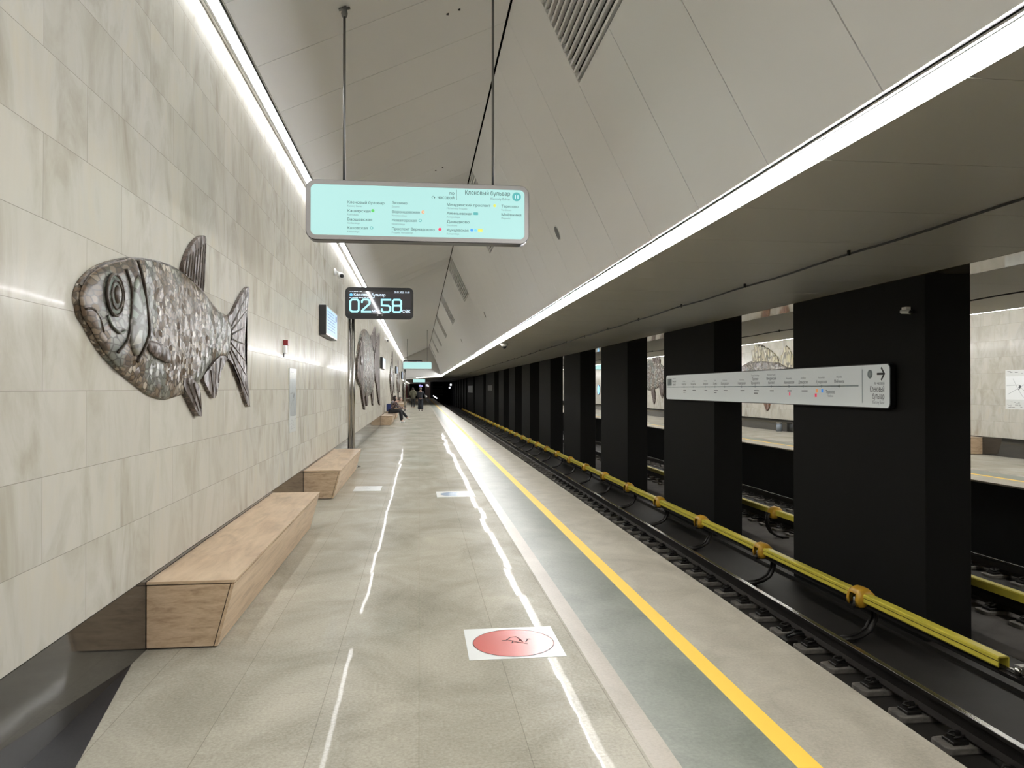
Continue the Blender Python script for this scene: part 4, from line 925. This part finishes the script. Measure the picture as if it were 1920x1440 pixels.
# ------------------------------------------------------------------ soffit fittings
def cable(mir, lab):
    t = T(mir); bm = bmesh.new(); pts = []; y = Y0; rr = random.Random(2 + mir)
    while y < 130: pts.append((t(4.17 + 0.012 * math.sin(y * .9) + 0.02 * math.sin(y * .23)), y, SZ - 0.030 - 0.012 * math.sin(y * 1.3) ** 2)); y += 0.4
    r = thing('ceiling_cable', (0, 0, 0), lab, 'cable', None)
    tube(bm, pts, 0.011, 6); obj('wire', bm, M['blk'], r, True)
    for k in range(20):
        y = 2.2 + k * 2.4; bm = bx(t(4.17) - .012, t(4.17) + .012, y - .012, y + .012, SZ - .05, SZ); obj('clip', bm, M['blk'], r)
cable(False, 'thin black cable running along the soffit above the near track'); cable(True, 'thin black cable along the soffit above the far track')
r = thing('dome_camera', (2.52, 22.6, SZ), 'white dome camera under the soffit beside the light strip', 'camera')
bm = bmesh.new(); tube(bm, [(0, 0, 0), (0, 0, -.03), (0, 0, -.09)], [.11, .115, .085], 20); obj('housing', bm, M['white'], r, True)
bm = bmesh.new(); bmesh.ops.create_uvsphere(bm, u_segments=16, v_segments=10, radius=.07, matrix=Matrix.Translation((0, 0, -.09))); obj('dome', bm, M['blk'], r, True)
r = thing('security_camera', (5.89, 8.55, 2.59), 'small bullet camera fixed near the top of the big right pier', 'camera')
bm = bmesh.new(); tube(bm, [(-.05, .10, .0), (-.05, -.06, -.02)], .028, 12); obj('camera_body', bm, M['white'], r, True)
bm = bmesh.new(); tube(bm, [(-.05, -.06, -.02), (-.05, -.09, -.024)], .022, 12); obj('camera_lens', bm, M['blk'], r, True)
obj('bracket', bx(-.06, -0.002, .0, .09, -.03, .05), M['white'], r)
# round speakers in the sloping lower panels
for i, (y, lab) in enumerate([(10.4, 'round grey ceiling speaker in the sloping panels, nearest one'), (22.1, 'round ceiling speaker in the sloping panels, second one'), (34.4, 'small round ceiling speaker far along the sloping panels')]):
    dx, dz = LO[0] - FO[0], LO[1] - FO[1]; l = math.hypot(dx, dz); c = (FO[0] + dx * .529, FO[1] + dz * .529)
    r = thing('ceiling_speaker', (c[0], y, c[1]), lab, 'speaker', 'round speakers in the sloping ceiling')
    ux, uz = dx / l, dz / l; nx, nz = (uz, -ux)
    if nz > 0: nx, nz = -nx, -nz
    mf = lambda a, b, d: (ux * a + nx * d, b, uz * a + nz * d)
    bm = bmesh.new(); prism(bm, circle(.105, 28), mf, -.002, .006); obj('rim', bm, M['white'], r)
    bm = bmesh.new(); prism(bm, circle(.092, 28), mf, .006, .009); obj('speaker_grille', bm, M['greyslat'], r)
# small fixing plates on the left vault
for i, (u, y, lab) in enumerate([(0.75, 7.9, 'pair of tiny dark screws in the vault panels, nearer pair'), (0.75, 13.6, 'pair of tiny dark screws in the vault panels, farther pair')]):
    x = LE[0] + (RG[0] - LE[0]) * u; z = LE[1] + (RG[1] - LE[1]) * u
    r = thing('ceiling_screw', (x, y, z), lab, 'screw')
    for dx in (-.06, .06): obj('screw_head', bx(dx - .012, dx + .012, -.012, .012, dx * .459 - .010, dx * .459 + .003), M['iron'], r)

# ------------------------------------------------------------------ track
def rail(x, lab):
    r = thing('running_rail', (x, 0, -1.1), lab, 'rail', 'running rails')
    P = [(-.036, 0), (.036, 0), (.037, -.03), (.010, -.045), (.009, -.14), (.066, -.165), (.066, -.175), (-.066, -.175), (-.066, -.165), (-.009, -.14), (-.010, -.045), (-.037, -.03)]
    bm = bmesh.new(); prism(bm, P[2:] + [P[0], P[1]], along_y, Y0, 150); obj('rail_body', bm, M['rail'], r)
    bm = bmesh.new(); prism(bm, [(-.032, .0), (.032, .0), (.028, .003), (-.028, .003)], along_y, Y0, 150); obj('running_surface', bm, M['railtop'], r)
for x, lab in ((3.085, 'running rail under the platform edge, hidden from this side'), (4.605, 'shiny running rail of the near track, beside the yellow conductor rail'),
               (MIR - 4.605, 'running rail of the far track nearest the piers'), (MIR - 3.085, 'running rail of the far track below the far platform edge')): rail(x, lab)
def fastener():
    r = thing('rail_fastener', (4.605, 6.0, -1.36), '', 'rail fastener', 'rail fasteners on the near track')
    bm = bmesh.new(); P = [(a, b) for a, b in rrect(.60, .25, .05, 3)]; A = prism(bm, P, up_z, 0, .055)
    obj('base_pad', bevel(bm, .012, 2), M['pad'], r)
    for s in (-1, 1):
        obj('tie_plate', bevel(bx(*sorted((s * .072, s * .22)), -.075, .075, .055, .085), .006, 1), M['iron'], r)
        for dy in (-.045, .045):
            bm = bmesh.new(); tube(bm, [(s * .084, dy * .5, .10), (s * .10, dy, .125), (s * .15, dy * 1.35, .12), (s * .185, dy, .105), (s * .15, dy * .35, .10), (s * .10, dy * .2, .115)], .011, 6); obj('spring_clip', bm, M['iron'], r, True)
        bm = bmesh.new(); tube(bm, [(s * .125, 0, .08), (s * .125, 0, .15)], .014, 6); tube(bm, [(s * .125, 0, .12), (s * .125, 0, .142)], .026, 6); obj('bolt', bm, M['iron'], r)
    return r
fa = fastener(); ft = tree(fa)
fcore = None
def low_fastener():
    bm = bmesh.new(); P = rrect(.60, .25, .05, 1); prism(bm, P, up_z, 0, .055)
    for s in (-1, 1): box(bm, *sorted((s * .072, s * .20)), -.07, .07, .055, .12)
    return obj('rail_fastener', bm, M['pad'])
lf = low_fastener(); lf['category'] = 'rail fastener'
YF = 5.31
def flab(i, where): return ('%s rail fastener from the bottom right corner of the photo' % ORD[i]).replace('nearest', 'nearest, first') if i < 8 and where == 'near' else ('bolted rail fastener in the row along the near track rail, beyond the eighth' if where == 'near' else 'bolted rail fastener along the far track, seen between the piers')
cnt = 0
for i in range(0, 170):
    y = YF + .6 * i
    if i < 34: o = fa if cnt == 0 else copy_tree(fa, ft)
    else: o = copy_tree(lf, [])
    o.location = (4.605, y, -1.36); o['label'] = flab(i, 'near'); o['group'] = 'rail fasteners on the near track'; cnt += 1
vis_far = 0
for x in (MIR - 4.605, MIR - 3.085):
    for i in range(0, 46):
        y = 7.0 + .6 * i
        # only where a gap between the piers lets one see it
        yp = y * 6.2 / x
        if any(a + .15 < yp * 1.0 < b - .15 and a + .15 < y * 5.9 / x < b - .15 for a, b in PIERS): continue
        o = copy_tree(fa, ft) if y < 22 else copy_tree(lf, [])
        o.location = (x, y, -1.36); o['label'] = ('bolted rail fastener on the far track rail nearer the piers' if x < 8 else 'bolted rail fastener on the far track rail below the far platform'); o['group'] = 'rail fasteners on the far track, %s rail' % ('inner' if x < 8 else 'outer')
lf.location = (4.605, YF + .6 * 170, -1.36); lf['label'] = flab(99, 'near'); lf['group'] = 'rail fasteners on the near track'

# conductor rail: yellow covers, amber hoods, curved arms
def cover(x, y0, y1, lab, group, mir=False):
    s = -1 if mir else 1
    r = thing('conductor_rail_cover', (x, y0, -0.872), lab, 'rail cover', group)
    P = [(0, 0), (-.008, .014), (0.0, .055), (-.008, .064), (-.006, .090), (.010, .100), (.095, .100), (.110, .088), (.110, 0), (.100, 0), (.100, .084), (.008, .084), (.008, .002)]
    bm = bmesh.new(); prism(bm, [(s * a, b) for a, b in P], along_y, 0, y1 - y0); obj('cover_shell', bm, M['yellow'], r)
    bm = bmesh.new(); box(bm, *sorted((s * -.0035, s * 0.001)), 0, y1 - y0, .0545, .0600); obj('groove', bm, M['dark_gap'], r)
def hood(x, y, group):
    r = thing('conductor_rail_hood', (x, y, -.93), '', 'rail hood', group)
    bm = bmesh.new()
    sec = []
    for yy, k in ((-.105, .72), (-.09, .92), (-.05, 1.0), (.05, 1.0), (.09, .92), (.105, .72)):
        pr = [(-.062, 0), (-.072, .07), (-.062, .13), (-.03, .178), (.02, .195), (.07, .18), (.11, .135), (.13, .07), (.125, 0)]
        sec.append([bm.verts.new((a * (0.6 + .4 * k) if a < 0 else a * (.8 + .2 * k), yy, b * k)) for a, b in pr])
    for a, b in zip(sec, sec[1:]):
        for i in range(8): bm.faces.new((a[i], a[i + 1], b[i + 1], b[i]))
    # opening in the side turned to the platform
    kill = [f for f in bm.faces if f.calc_center_median().x < -.055 and abs(f.calc_center_median().y) < .05 and f.calc_center_median().z < .12]
    bmesh.ops.delete(bm, geom=kill, context='FACES')
    kill = [f for f in bm.faces if f.calc_center_median().x < -.045 and abs(f.calc_center_median().y) < .05 and f.calc_center_median().z < .115]
    bmesh.ops.delete(bm, geom=kill, context='FACES')
    for s_ in (sec[0], sec[-1]): bm.faces.new(s_)
    bmesh.ops.scale(bm, vec=(1.25, 1.3, 1.12), verts=bm.verts)
    h = obj('hood_shell', bm, M['hood'], r, True); md = h.modifiers.new('thickness', 'SOLIDIFY'); md.thickness = .006
    bm = bmesh.new(); tube(bm, [(-.052, 0, .0), (-.052, 0, .03), (-.052, 0, .075), (-.052, 0, .10)], [.024, .020, .020, .012], 12); obj('insulator', bm, M['alu'], r, True)
    bm = bmesh.new(); pts = [(.19, 0, .10), (.21, 0, -.04), (.19, 0, -.18), (.12, 0, -.30), (.02, 0, -.36), (-.08, 0, -.388), (-.20, 0, -.395)]
    for dy in (-.05, .05): tube(bm, [(a, dy + b, c) for a, b, c in pts], .024, 6)
    for k in range(len(pts) - 1): 
        a, b = pts[k], pts[k + 1]; V = [bm.verts.new((q[0], e, q[2])) for q in (a, b) for e in (-.05, .05)]; bm.faces.new((V[0], V[1], V[3], V[2]))
    obj('curved_arm', bm, M['iron'], r, True)
    bm = bmesh.new(); box(bm, -.1, .19, -.05, .05, -.03, 0.0); obj('bracket_plate', bm, M['iron'], r)
    bm = bmesh.new(); box(bm, -.22, -.10, -.08, .08, -.425, -.39); obj('foot_plate', bm, M['iron'], r)
    return r
YB = [8.57, 11.2, 13.75, 16.25, 18.75, 21.25] + [21.25 + 2.48 * k for k in range(1, 30)]
hd0 = hood(5.22, YB[0], 'amber hoods along the near conductor rail'); htree = tree(hd0)
GH = 'amber hoods along the near conductor rail'; GC = 'yellow covers along the near conductor rail'
for i, y in enumerate(YB):
    o = hd0 if i == 0 else copy_tree(hd0, htree)
    o.location = (5.22, y, -.93); o['label'] = ('%s amber plastic hood on the near conductor rail, counted from the right' % ORD[i]) if i < 9 else 'small amber hood far along the near conductor rail'
cover(5.20, 6.33, YB[0] - .11, 'yellow conductor rail cover at the bottom right, from the gap to the nearest hood', GC)
for i in range(len(YB) - 1):
    cover(5.20, YB[i] + .11, YB[i + 1] - .11, ('yellow rail cover between the %s and %s amber hoods' % (ORD[i], ORD[i + 1])) if i < 8 else 'short-looking yellow rail cover far along the near track', GC)
cover(5.20, 3.4, 5.90, 'yellow rail cover end cut off at the right edge of the photo, before the gap', GC)
r = thing('conductor_rail', (5.245, 0, -.93), 'dark steel conductor rail under the yellow covers of the near track', 'rail')
bm = bmesh.new(); prism(bm, [(-.03, 0.0), (.03, 0.0), (.03, -.012), (.01, -.02), (.01, -.05), (.035, -.06), (.035, -.07), (-.035, -.07), (-.035, -.06), (-.01, -.05), (-.01, -.02), (-.03, -.012)], lambda a, b, d: (a, d, b + .07), 0, 95); obj('rail_body', bm, M['iron'], r)
# expansion joint hardware in the gap
r = thing('rail_joint', (5.24, 6.12, -.90), 'bare metal joint clamp in the gap of the yellow rail cover', 'joint')
obj('clamp', bevel(bx(-.05, .05, -.06, .02, .06, .13), .01), M['alu'], r); obj('shunt_bar', bevel(bx(-.02, .02, -.17, .14, .03, .06), .006), M['steel'], r)
bm = bmesh.new(); tube(bm, [(-.055, -.04, .05), (-.055, -.04, .12)], .028, 12); tube(bm, [(-.045, -.13, .05), (-.045, -.13, .10)], .024, 12); obj('bolt', bm, M['steel'], r, True)
obj('foot_plate', bx(-.08, .10, -.2, .16, .0, .03), M['iron'], r)
# far track conductor rail
GH2 = 'amber hoods along the far conductor rail'; GC2 = 'yellow covers along the far conductor rail'
YB2 = [7.2, 12.1, 14.6, 19.4, 24.3]
for i, y in enumerate(YB2):
    o = copy_tree(hd0, htree); o.location = (MIR - 5.22, y, -.93); o.rotation_euler = (0, 0, PI); o['group'] = GH2
    o['label'] = 'amber hood on the far conductor rail, %s along it' % ORD[i]
for i in range(len(YB2) - 1):
    cover(MIR - 5.20, YB2[i] + .11, YB2[i + 1] - .11, ['yellow cover of the far conductor rail seen right of the big pier', 'yellow cover of the far conductor rail behind the big pier', 'yellow cover of the far conductor rail in the gap left of the big pier', 'yellow cover of the far conductor rail farther left behind the piers'][i], GC2, True)
r = thing('conductor_rail', (MIR - 5.245, 0, -.93), 'dark steel conductor rail under the yellow covers of the far track', 'rail')
bm = bmesh.new(); box(bm, -.03, .03, 0, 60, 0, .066); obj('rail_body', bm, M['iron'], r)
# white tags
r = thing('track_tag', (MIR - 5.0, 10.35, -1.36), 'small white marker plate on a post beside the far conductor rail', 'marker plate')
obj('plate', bx(-.06, .06, 0, .01, .52, .72), M['white'], r); obj('post', bx(-.012, .012, .01, .03, 0, .72), M['iron'], r)
r = thing('track_tag', (10.05, 21.9, -.62), 'small pale tag with dark digits fixed under the far platform edge', 'marker plate')
obj('plate', bx(-.012, 0.0, -.10, .10, -.18, .16), M['paper_grey'], r)
# lineside blocks on the bed between rail and conductor rail
for i, (x, y, lab) in enumerate([(4.98, 7.35, 'low dark block on the trackbed nearest the rail cover gap'), (4.86, 6.6, 'tiny dark block on the trackbed near the bottom right'), (4.93, 10.9, 'low dark block on the trackbed below the second hood'), (4.93, 13.5, 'low dark block on the trackbed below the third hood')]):
    tag(obj('trackbed_block', bevel(bx(x - .05, x + .05, y - .05, y + .05, -1.358, -1.32), .006, 1), M['iron']), lab, 'block', None)
# cable joint box beside the running rail
r = thing('rail_bond', (4.40, 8.56, -1.36), 'oily black cable bond clamped beside the near running rail', 'rail bond')
obj('box', bevel(bx(-.16, .0, -.1, .1, .0, .07), .015), M['iron'], r)
bm = bmesh.new(); tube(bm, [(-.08, .0, .08), (.0, -.05, .13), (.10, -.02, .12), (.13, .10, .10), (.07, .20, .09)], .016, 8); tube(bm, [(-.08, .05, .08), (.02, .02, .15), (.13, .08, .12)], .014, 8); obj('cable', bm, M['blk'], r, True)

# ------------------------------------------------------------------ far platform things
r = thing('waste_bin', (13.85, 28.1, 0), 'small pale glassy cylinder bin on the far platform against the plinth', 'bin')
bm = bmesh.new(); tube(bm, [(0, 0, 0.0), (0, 0, .30)], .11, 20); obj('bin_body', bm, M['glassy'], r, True)
bm = bmesh.new(); tube(bm, [(0, 0, .30), (0, 0, .345)], .118, 20); obj('rim', bm, M['alu'], r, True)
for i, (y, lab) in enumerate([(58.8, 'right lit blue round plate on the far wall, between distant piers'), (60.5, 'left lit blue round plate on the far wall, between distant piers')]):
    r = thing('round_sign', (MIR - WX, y, 1.57), lab, 'sign', 'round lit plates on the far wall')
    mf = lambda a, b, d: (d, a * 1.0, b)
    bm = bmesh.new(); prism(bm, circle(.40, 32), mf, -.06, 0); obj('housing', bm, M['blk'], r); bm = bmesh.new(); prism(bm, circle(.36, 32), mf, -.065, -.06); obj('disc', bm, M['disc_blue'], r)

# pier plaques and end-of-platform details
tag(obj('pier_plaque', bx(5.87, 5.89, 84.5, 92.0, 1.2, 2.0), M['paper_grey']), 'pale blank plaque on a distant pier near the tunnel', 'plaque')
tag(obj('pier_plaque', bx(5.87, 5.89, 61.5, 65.5, 1.5, 1.95), M['greyslat']), 'dim grey plaque on a pier halfway down the track', 'plaque')
tag(obj('red_banner', bx(WX + .002, WX + .05, 97.0, 107.0, .45, 2.10), M['banner']), 'tall bright red banner on the left wall near the end of the platform', 'banner')
r = thing('exit_light', (0.35, 129.5, 2.05), 'tiny white and violet lit sign over the dark passage at the far end', 'sign')
obj('white_box', bx(-.40, -.05, 0, .1, 0, .30), M['lampv'], r); obj('violet_box', bx(-.02, .25, 0, .1, -.05, .2), M['lampv'], r); obj('bracket', bx(-.02, .02, .02, .06, .2, .663), M['iron'], r)
r = thing('spot_lamp', (1.35, 130.8, 2.1), 'pair of small white lamps on the pinkish end pier', 'lamp')
obj('lamp_head', bx(-.2, .12, 0, .12, .12, .28), M['lamp'], r); obj('lamp_head', bx(.12, .27, 0, .12, -.12, .06), M['lamp'], r); obj('mount', bx(-.2, .27, .12, .2, -.12, .28), M['white'], r)
r = thing('signal_lamp', (4.6, 112, 2.0), 'pair of tiny white signal lamps in the dark above the track near the tunnel', 'lamp')
obj('lamp_head', bx(-.12, .12, 0, .05, .1, .38), M['lamp'], r); obj('lamp_head', bx(-.3, -.08, 0, .05, -.3, -.05), M['lamp'], r); obj('mount', bx(-.03, .03, .05, .09, -.3, 1.0), M['iron'], r)
r = thing('tunnel_lamp', (2.36, 138, .2), 'slanting white lamp tube at the tunnel mouth', 'lamp')
bm = bmesh.new(); tube(bm, [(.15, 0, .2), (.60, -8, -.15)], .09, 8); obj('lamp_tube', bm, M['lamp'], r, True)
r = thing('slatted_wall', (2.5, 150, 0), 'grey slatted screen beside the tunnel mouth', 'screen')
for k in range(4): obj('slat', bx(0, 2.1, 0, .1, .35 + k * .52, .62 + k * .52), M['greyslat'], r)
obj('post', bx(0, .1, .1, .2, -1.36, 2.4), M['iron'], r)

# ------------------------------------------------------------------ people
def skin_mesh(name, V, E, Rd, m, parent, lv=2):
    me = bpy.data.meshes.new(name); me.from_pydata([tuple(v) for v in V], E, []); me.update()
    o = bpy.data.objects.new(name, me); COL.objects.link(o)
    md = o.modifiers.new('s', 'SKIN'); md.use_smooth_shade = True
    sk = me.skin_vertices[0].data
    for i, r_ in enumerate(Rd): sk[i].radius = r_ if isinstance(r_, tuple) else (r_, r_)
    sk[0].use_root = True
    s2 = o.modifiers.new('u', 'SUBSURF'); s2.levels = lv; s2.render_levels = lv
    me2 = bpy.data.meshes.new_from_object(o.evaluated_get(bpy.context.evaluated_depsgraph_get()))
    bpy.data.objects.remove(o); bpy.data.meshes.remove(me); me2.name = name
    return link(name, me2, m, parent, True)
class Sk:
    def __init__(s): s.V = []; s.E = []; s.R = []
    def add(s, p, r, par=None):
        s.V.append(Vector(p)); s.R.append(r)
        if par is not None: s.E.append((par, len(s.V) - 1))
        return len(s.V) - 1
    def chain(s, par, pts):
        for p, r in pts: par = s.add(p, r, par)
        return par
def hand(S, wrist, tipdir, side):
    """palm and five separate fingers, slightly curled"""
    w_ = S.V[wrist]; d = Vector(tipdir).normalized(); u = Vector(side).normalized(); n = d.cross(u)
    palm = S.add(w_ + d * .045, (.030, .018), wrist)
    for k, (off, ln_) in enumerate(((-.028, .068), (-.009, .08), (.010, .074), (.028, .058))):
        b = S.add(w_ + d * .09 + u * off, .0095, palm); b = S.add(w_ + d * (.09 + ln_ * .55) + u * off * 1.1 + n * .008, .0085, b); S.add(w_ + d * (.09 + ln_) + u * off * 1.1 + n * .026, .007, b)
    b = S.add(w_ + d * .03 - u * .036, .011, palm); S.add(w_ + d * .075 - u * .055 + n * .012, .009, b)
def head(S, neck, c, fwd):
    """skull, face and jaw grown from the neck"""
    c = Vector(c); f = Vector(fwd).normalized()
    a = S.add(c - Vector((0, 0, .06)) + f * .01, (.068, .068), neck); b = S.add(c + Vector((0, 0, .02)) - f * .005, (.082, .088), a); S.add(c + Vector((0, 0, .085)) - f * .005, (.062, .068), b)
def face(parent, c, f):
    c = Vector(c); f = Vector(f).normalized(); s = f.cross(Vector((0, 0, 1)))
    bm = bmesh.new(); tube(bm, [c + f * .085 + Vector((0, 0, .01)), c + f * .108 - Vector((0, 0, .025)), c + f * .085 - Vector((0, 0, .035))], [.008, .013, .010], 8); obj('nose', bm, M['skin'], parent, True)
    for k in (-1, 1):
        bm = bmesh.new(); bmesh.ops.create_icosphere(bm, subdivisions=2, radius=.011, matrix=Matrix.Translation(c + f * .078 + s * .032 * k + Vector((0, 0, .012)))); obj('eye', bm, M['hair_dark'], parent, True)
        bm = bmesh.new(); bmesh.ops.create_icosphere(bm, subdivisions=2, radius=.024, matrix=Matrix.Translation(c + s * .086 * k) @ Matrix.Diagonal((.6, .6, 1.2, 1))); obj('ear', bm, M['skin'], parent, True)
    bm = bmesh.new(); tube(bm, [c + f * .080 + s * .022 - Vector((0, 0, .058)), c + f * .086 - Vector((0, 0, .06)), c + f * .080 - s * .022 - Vector((0, 0, .058))], .006, 6); obj('mouth', bm, M['redplastic'], parent, True)
def hair_cap(parent, c, f, m, long=0.0, name='hair'):
    c = Vector(c); f = Vector(f).normalized(); bm = bmesh.new()
    bmesh.ops.create_icosphere(bm, subdivisions=3, radius=.108, matrix=Matrix.Translation(c - f * .022 + Vector((0, 0, .020))) @ Matrix.Diagonal((.93, .93, 1.0, 1)))
    for v in bm.verts:
        if (v.co - c).dot(f) > .035 and v.co.z < c.z + .05: v.co -= f * .06
        if v.co.z < c.z - .03: v.co.z -= long * (1.0 if (v.co - c).dot(f) < .03 else 0.0)
    return obj(name, bm, m, parent, True)
def person(loc, lab, pose, cols, extras):
    """pose: dict of joints in local metres (x right of the walker's forward +Y)"""
    r = thing('person', loc, lab, 'person'); P = {k: Vector(v) for k, v in pose.items() if k not in ('fwd',)}; F = Vector(pose['fwd']).normalized(); side = F.cross(Vector((0, 0, 1)))
    S = Sk(); pel = S.add(P['pelvis'], (.14, .10)); ch = S.chain(pel, [(P['waist'], (.125, .09)), (P['chest'], (.155, .10)), (P['shoulders'], (.11, .085))])
    nk = S.add(P['neck'], .052, ch); head(S, nk, P['head'], F)
    for k in ('l', 'r'):
        sh = S.add(P['sh_' + k], .055, ch); el = S.add(P['el_' + k], .040, sh); wr = S.add(P['wr_' + k], .027, el)
        d = (P['wr_' + k] - P['el_' + k]).normalized(); sd = side if abs(d.dot(side)) < .8 else F; hand(S, wr, d, (sd - d * sd.dot(d)))
        hp = S.add(P['hip_' + k], .085, pel); kn = S.add(P['kn_' + k], .058, hp); an = S.add(P['an_' + k], .038, kn); S.chain(an, [(P['an_' + k] + F * .06 - Vector((0, 0, .045)), .036), (P['an_' + k] + F * .15 - Vector((0, 0, .055)), .028)])
    body = skin_mesh('body', S.V, S.E, S.R, M['skin'], r)
    face(body, P['head'], F)
    # trousers
    S = Sk(); pel = S.add(P['pelvis'] + Vector((0, 0, .04)), (.155, .115))
    for k in ('l', 'r'):
        tl = cols.get('flare', 1.25); S.chain(pel, [(P['hip_' + k], .098), (P['kn_' + k], .072 * (1 + (tl - 1.25) * .4)), (P['kn_' + k] * .35 + P['an_' + k] * .65, .056 * tl), (P['an_' + k] + Vector((0, 0, .015)), .052 * tl)])
    skin_mesh('trousers', S.V, S.E, S.R, cols['legs'], r)
    S = Sk(); g = cols.get('bulk', 1.0); pel = S.add(P['pelvis'] - (P['waist'] - P['pelvis']) * (.25 + cols.get('hem', 0)), (.165 * g, .135 * g)); ch = S.chain(pel, [(P['pelvis'] * .6 + P['waist'] * .4, (.165 * g, .13 * g)), (P['waist'], (.15 * g, .115 * g)), (P['chest'], (.18 * g, .13 * g)), (P['shoulders'], (.135 * g, .11 * g))])
    S.add(P['neck'] - (P['neck'] - P['shoulders']) * .2, .072, ch)
    for k in ('l', 'r'): S.chain(ch, [(P['sh_' + k], .075 * g), (P['el_' + k], .056 * g), (P['wr_' + k] * .9 + P['el_' + k] * .1, .042 * g)])
    skin_mesh(cols.get('topname', 'jacket'), S.V, S.E, S.R, cols['top'], r)
    for k in ('l', 'r'):
        S = Sk(); a = P['an_' + k]; S.add(a - Vector((0, 0, .04)) - F * .03, (.045, .04)); S.chain(0, [(a + F * .06 - Vector((0, 0, .052)), (.046, .036)), (a + F * .17 - Vector((0, 0, .060)), (.040, .028))]); skin_mesh('shoe', S.V, S.E, S.R, cols['shoes'], r)
    for fn in extras: fn(r, P, F)
    return r
def standing(fwd=(0, 1, 0), stride=.10, armr=None, h=1.0):
    d = dict(pelvis=(0, 0, .95), waist=(0, 0, 1.10), chest=(0, .01, 1.28), shoulders=(0, 0, 1.42), neck=(0, .0, 1.52), head=(0, .02, 1.63), sh_l=(-.19, 0, 1.40), sh_r=(.19, 0, 1.40), el_l=(-.24, -.03, 1.13), el_r=(.24, -.03, 1.13), wr_l=(-.24, .07, .88), wr_r=(.24, .07, .88),
             hip_l=(-.09, 0, .90), hip_r=(.09, 0, .90), kn_l=(-.10, stride * .6, .50), kn_r=(.10, -stride * .3, .50), an_l=(-.10, stride, .09), an_r=(.10, -stride, .09))
    d = {k: tuple(c * h for c in v) for k, v in d.items()}; d['fwd'] = fwd
    if armr: d.update(armr)
    return d
person((-.52, 65.5, 0), 'person walking away in a loose khaki hooded parka and dark trousers, left of the pair', standing(h=1.0, armr=dict(wr_l=(-.16, .2, 1.0), wr_r=(.16, .2, 1.0))),
       dict(legs=M['cloth_black'], top=M['cloth_khaki'], shoes=M['cloth_grey'], bulk=1.42, hem=1.1, flare=1.1, topname='parka'),
       [lambda r, P, F: hair_cap(r, P['head'], F, M['hair_dark'], .02, 'hair'), lambda r, P, F: obj('hood', (lambda b: (tube(b, [tuple(P['neck'] + Vector((math.cos(a) * .12, math.sin(a) * .10 - .03, .0))) for a in [i * PI / 6 for i in range(13)]], .05, 8, False), b)[1])(bmesh.new()), M['cloth_khaki'], r, True)])
def bagx(r, P, F): obj('shoulder_bag', bevel(bx(-.36, -.22, -.06, .14, .72, 1.0), .03), M['cloth_black'], r)
def pack(r, P, F): obj('backpack', bevel(bx(-.19, .05, -.28, -.12, 1.02, 1.46), .05, 3), M['cloth_black'], r)
def held(r, P, F):
    bm = bmesh.new(); bmesh.ops.create_icosphere(bm, subdivisions=2, radius=.085, matrix=Matrix.Translation(P['wr_r'] + Vector((.04, .07, 0)))); obj('white_parcel', bm, M['shoe_white'], r, True)
person((.10, 56.6, 0), 'person in dark wide-legged trousers with a backpack, holding something white, right of the pair', standing(h=1.0, armr=dict(el_r=(.28, .02, 1.15), wr_r=(.36, .20, 1.08))),
       dict(legs=M['cloth_navy'], top=M['cloth_navy'], shoes=M['cloth_black'], bulk=.98, hem=0, flare=2.1, topname='jacket'),
       [pack, held, lambda r, P, F: hair_cap(r, P['head'], F, M['hair_grey'], .0)])
def seated(lean=.25, dz=0.0):
    # faces +X, sits on a 0.43 m bench
    return dict(pelvis=(0, 0, .57), waist=(.03 + lean * .2, 0, .68), chest=(.05 + lean * .6, 0, .85), shoulders=(.07 + lean, 0, .98), neck=(.12 + lean * 1.25, 0, 1.06), head=(.20 + lean * 1.4, 0, 1.14 + dz),
                sh_l=(.07 + lean, .18, .96), sh_r=(.07 + lean, -.18, .96), el_l=(.22 + lean, .22, .74), el_r=(.22 + lean, -.22, .74), wr_l=(.44 + lean, .08, .72), wr_r=(.44 + lean, -.08, .72),
                hip_l=(.06, .10, .555), hip_r=(.06, -.10, .555), kn_l=(.50, .12, .55), kn_r=(.50, -.12, .55), an_l=(.56, .13, .09), an_r=(.56, -.13, .09), fwd=(1, 0, 0))
def bpack(r, P, F): obj('backpack', bevel(bx(-.16, .06, -.17, .17, .55, .92), .05, 3), M['bag_blue'], r)
def phone(r, P, F): obj('phone', bx(P['wr_r'].x + .07, P['wr_r'].x + .085, -.04, .04, .70, .84), M['blk'], r)
person((-1.42, 37.6, 0), 'seated person in plaid shirt with blue backpack bending over a phone', seated(.22), dict(legs=M['cloth_black'], top=M['plaid'], shoes=M['shoe_white'], topname='shirt', bulk=1.05),
       [bpack, phone, lambda r, P, F: hair_cap(r, P['head'], F, M['hair_grey'], 0)])
sp = seated(.02, .05); sp.update(kn_l=(.52, .05, .56), an_l=(.80, .03, .20))
person((-1.40, 38.45, 0), 'seated person with long dark hair and a grey top leaning back near the wall', sp, dict(legs=M['cloth_black'], top=M['cloth_grey'], shoes=M['shoe_white'], topname='top'),
       [lambda r, P, F: hair_cap(r, P['head'], F, M['hair_dark'], .24)])
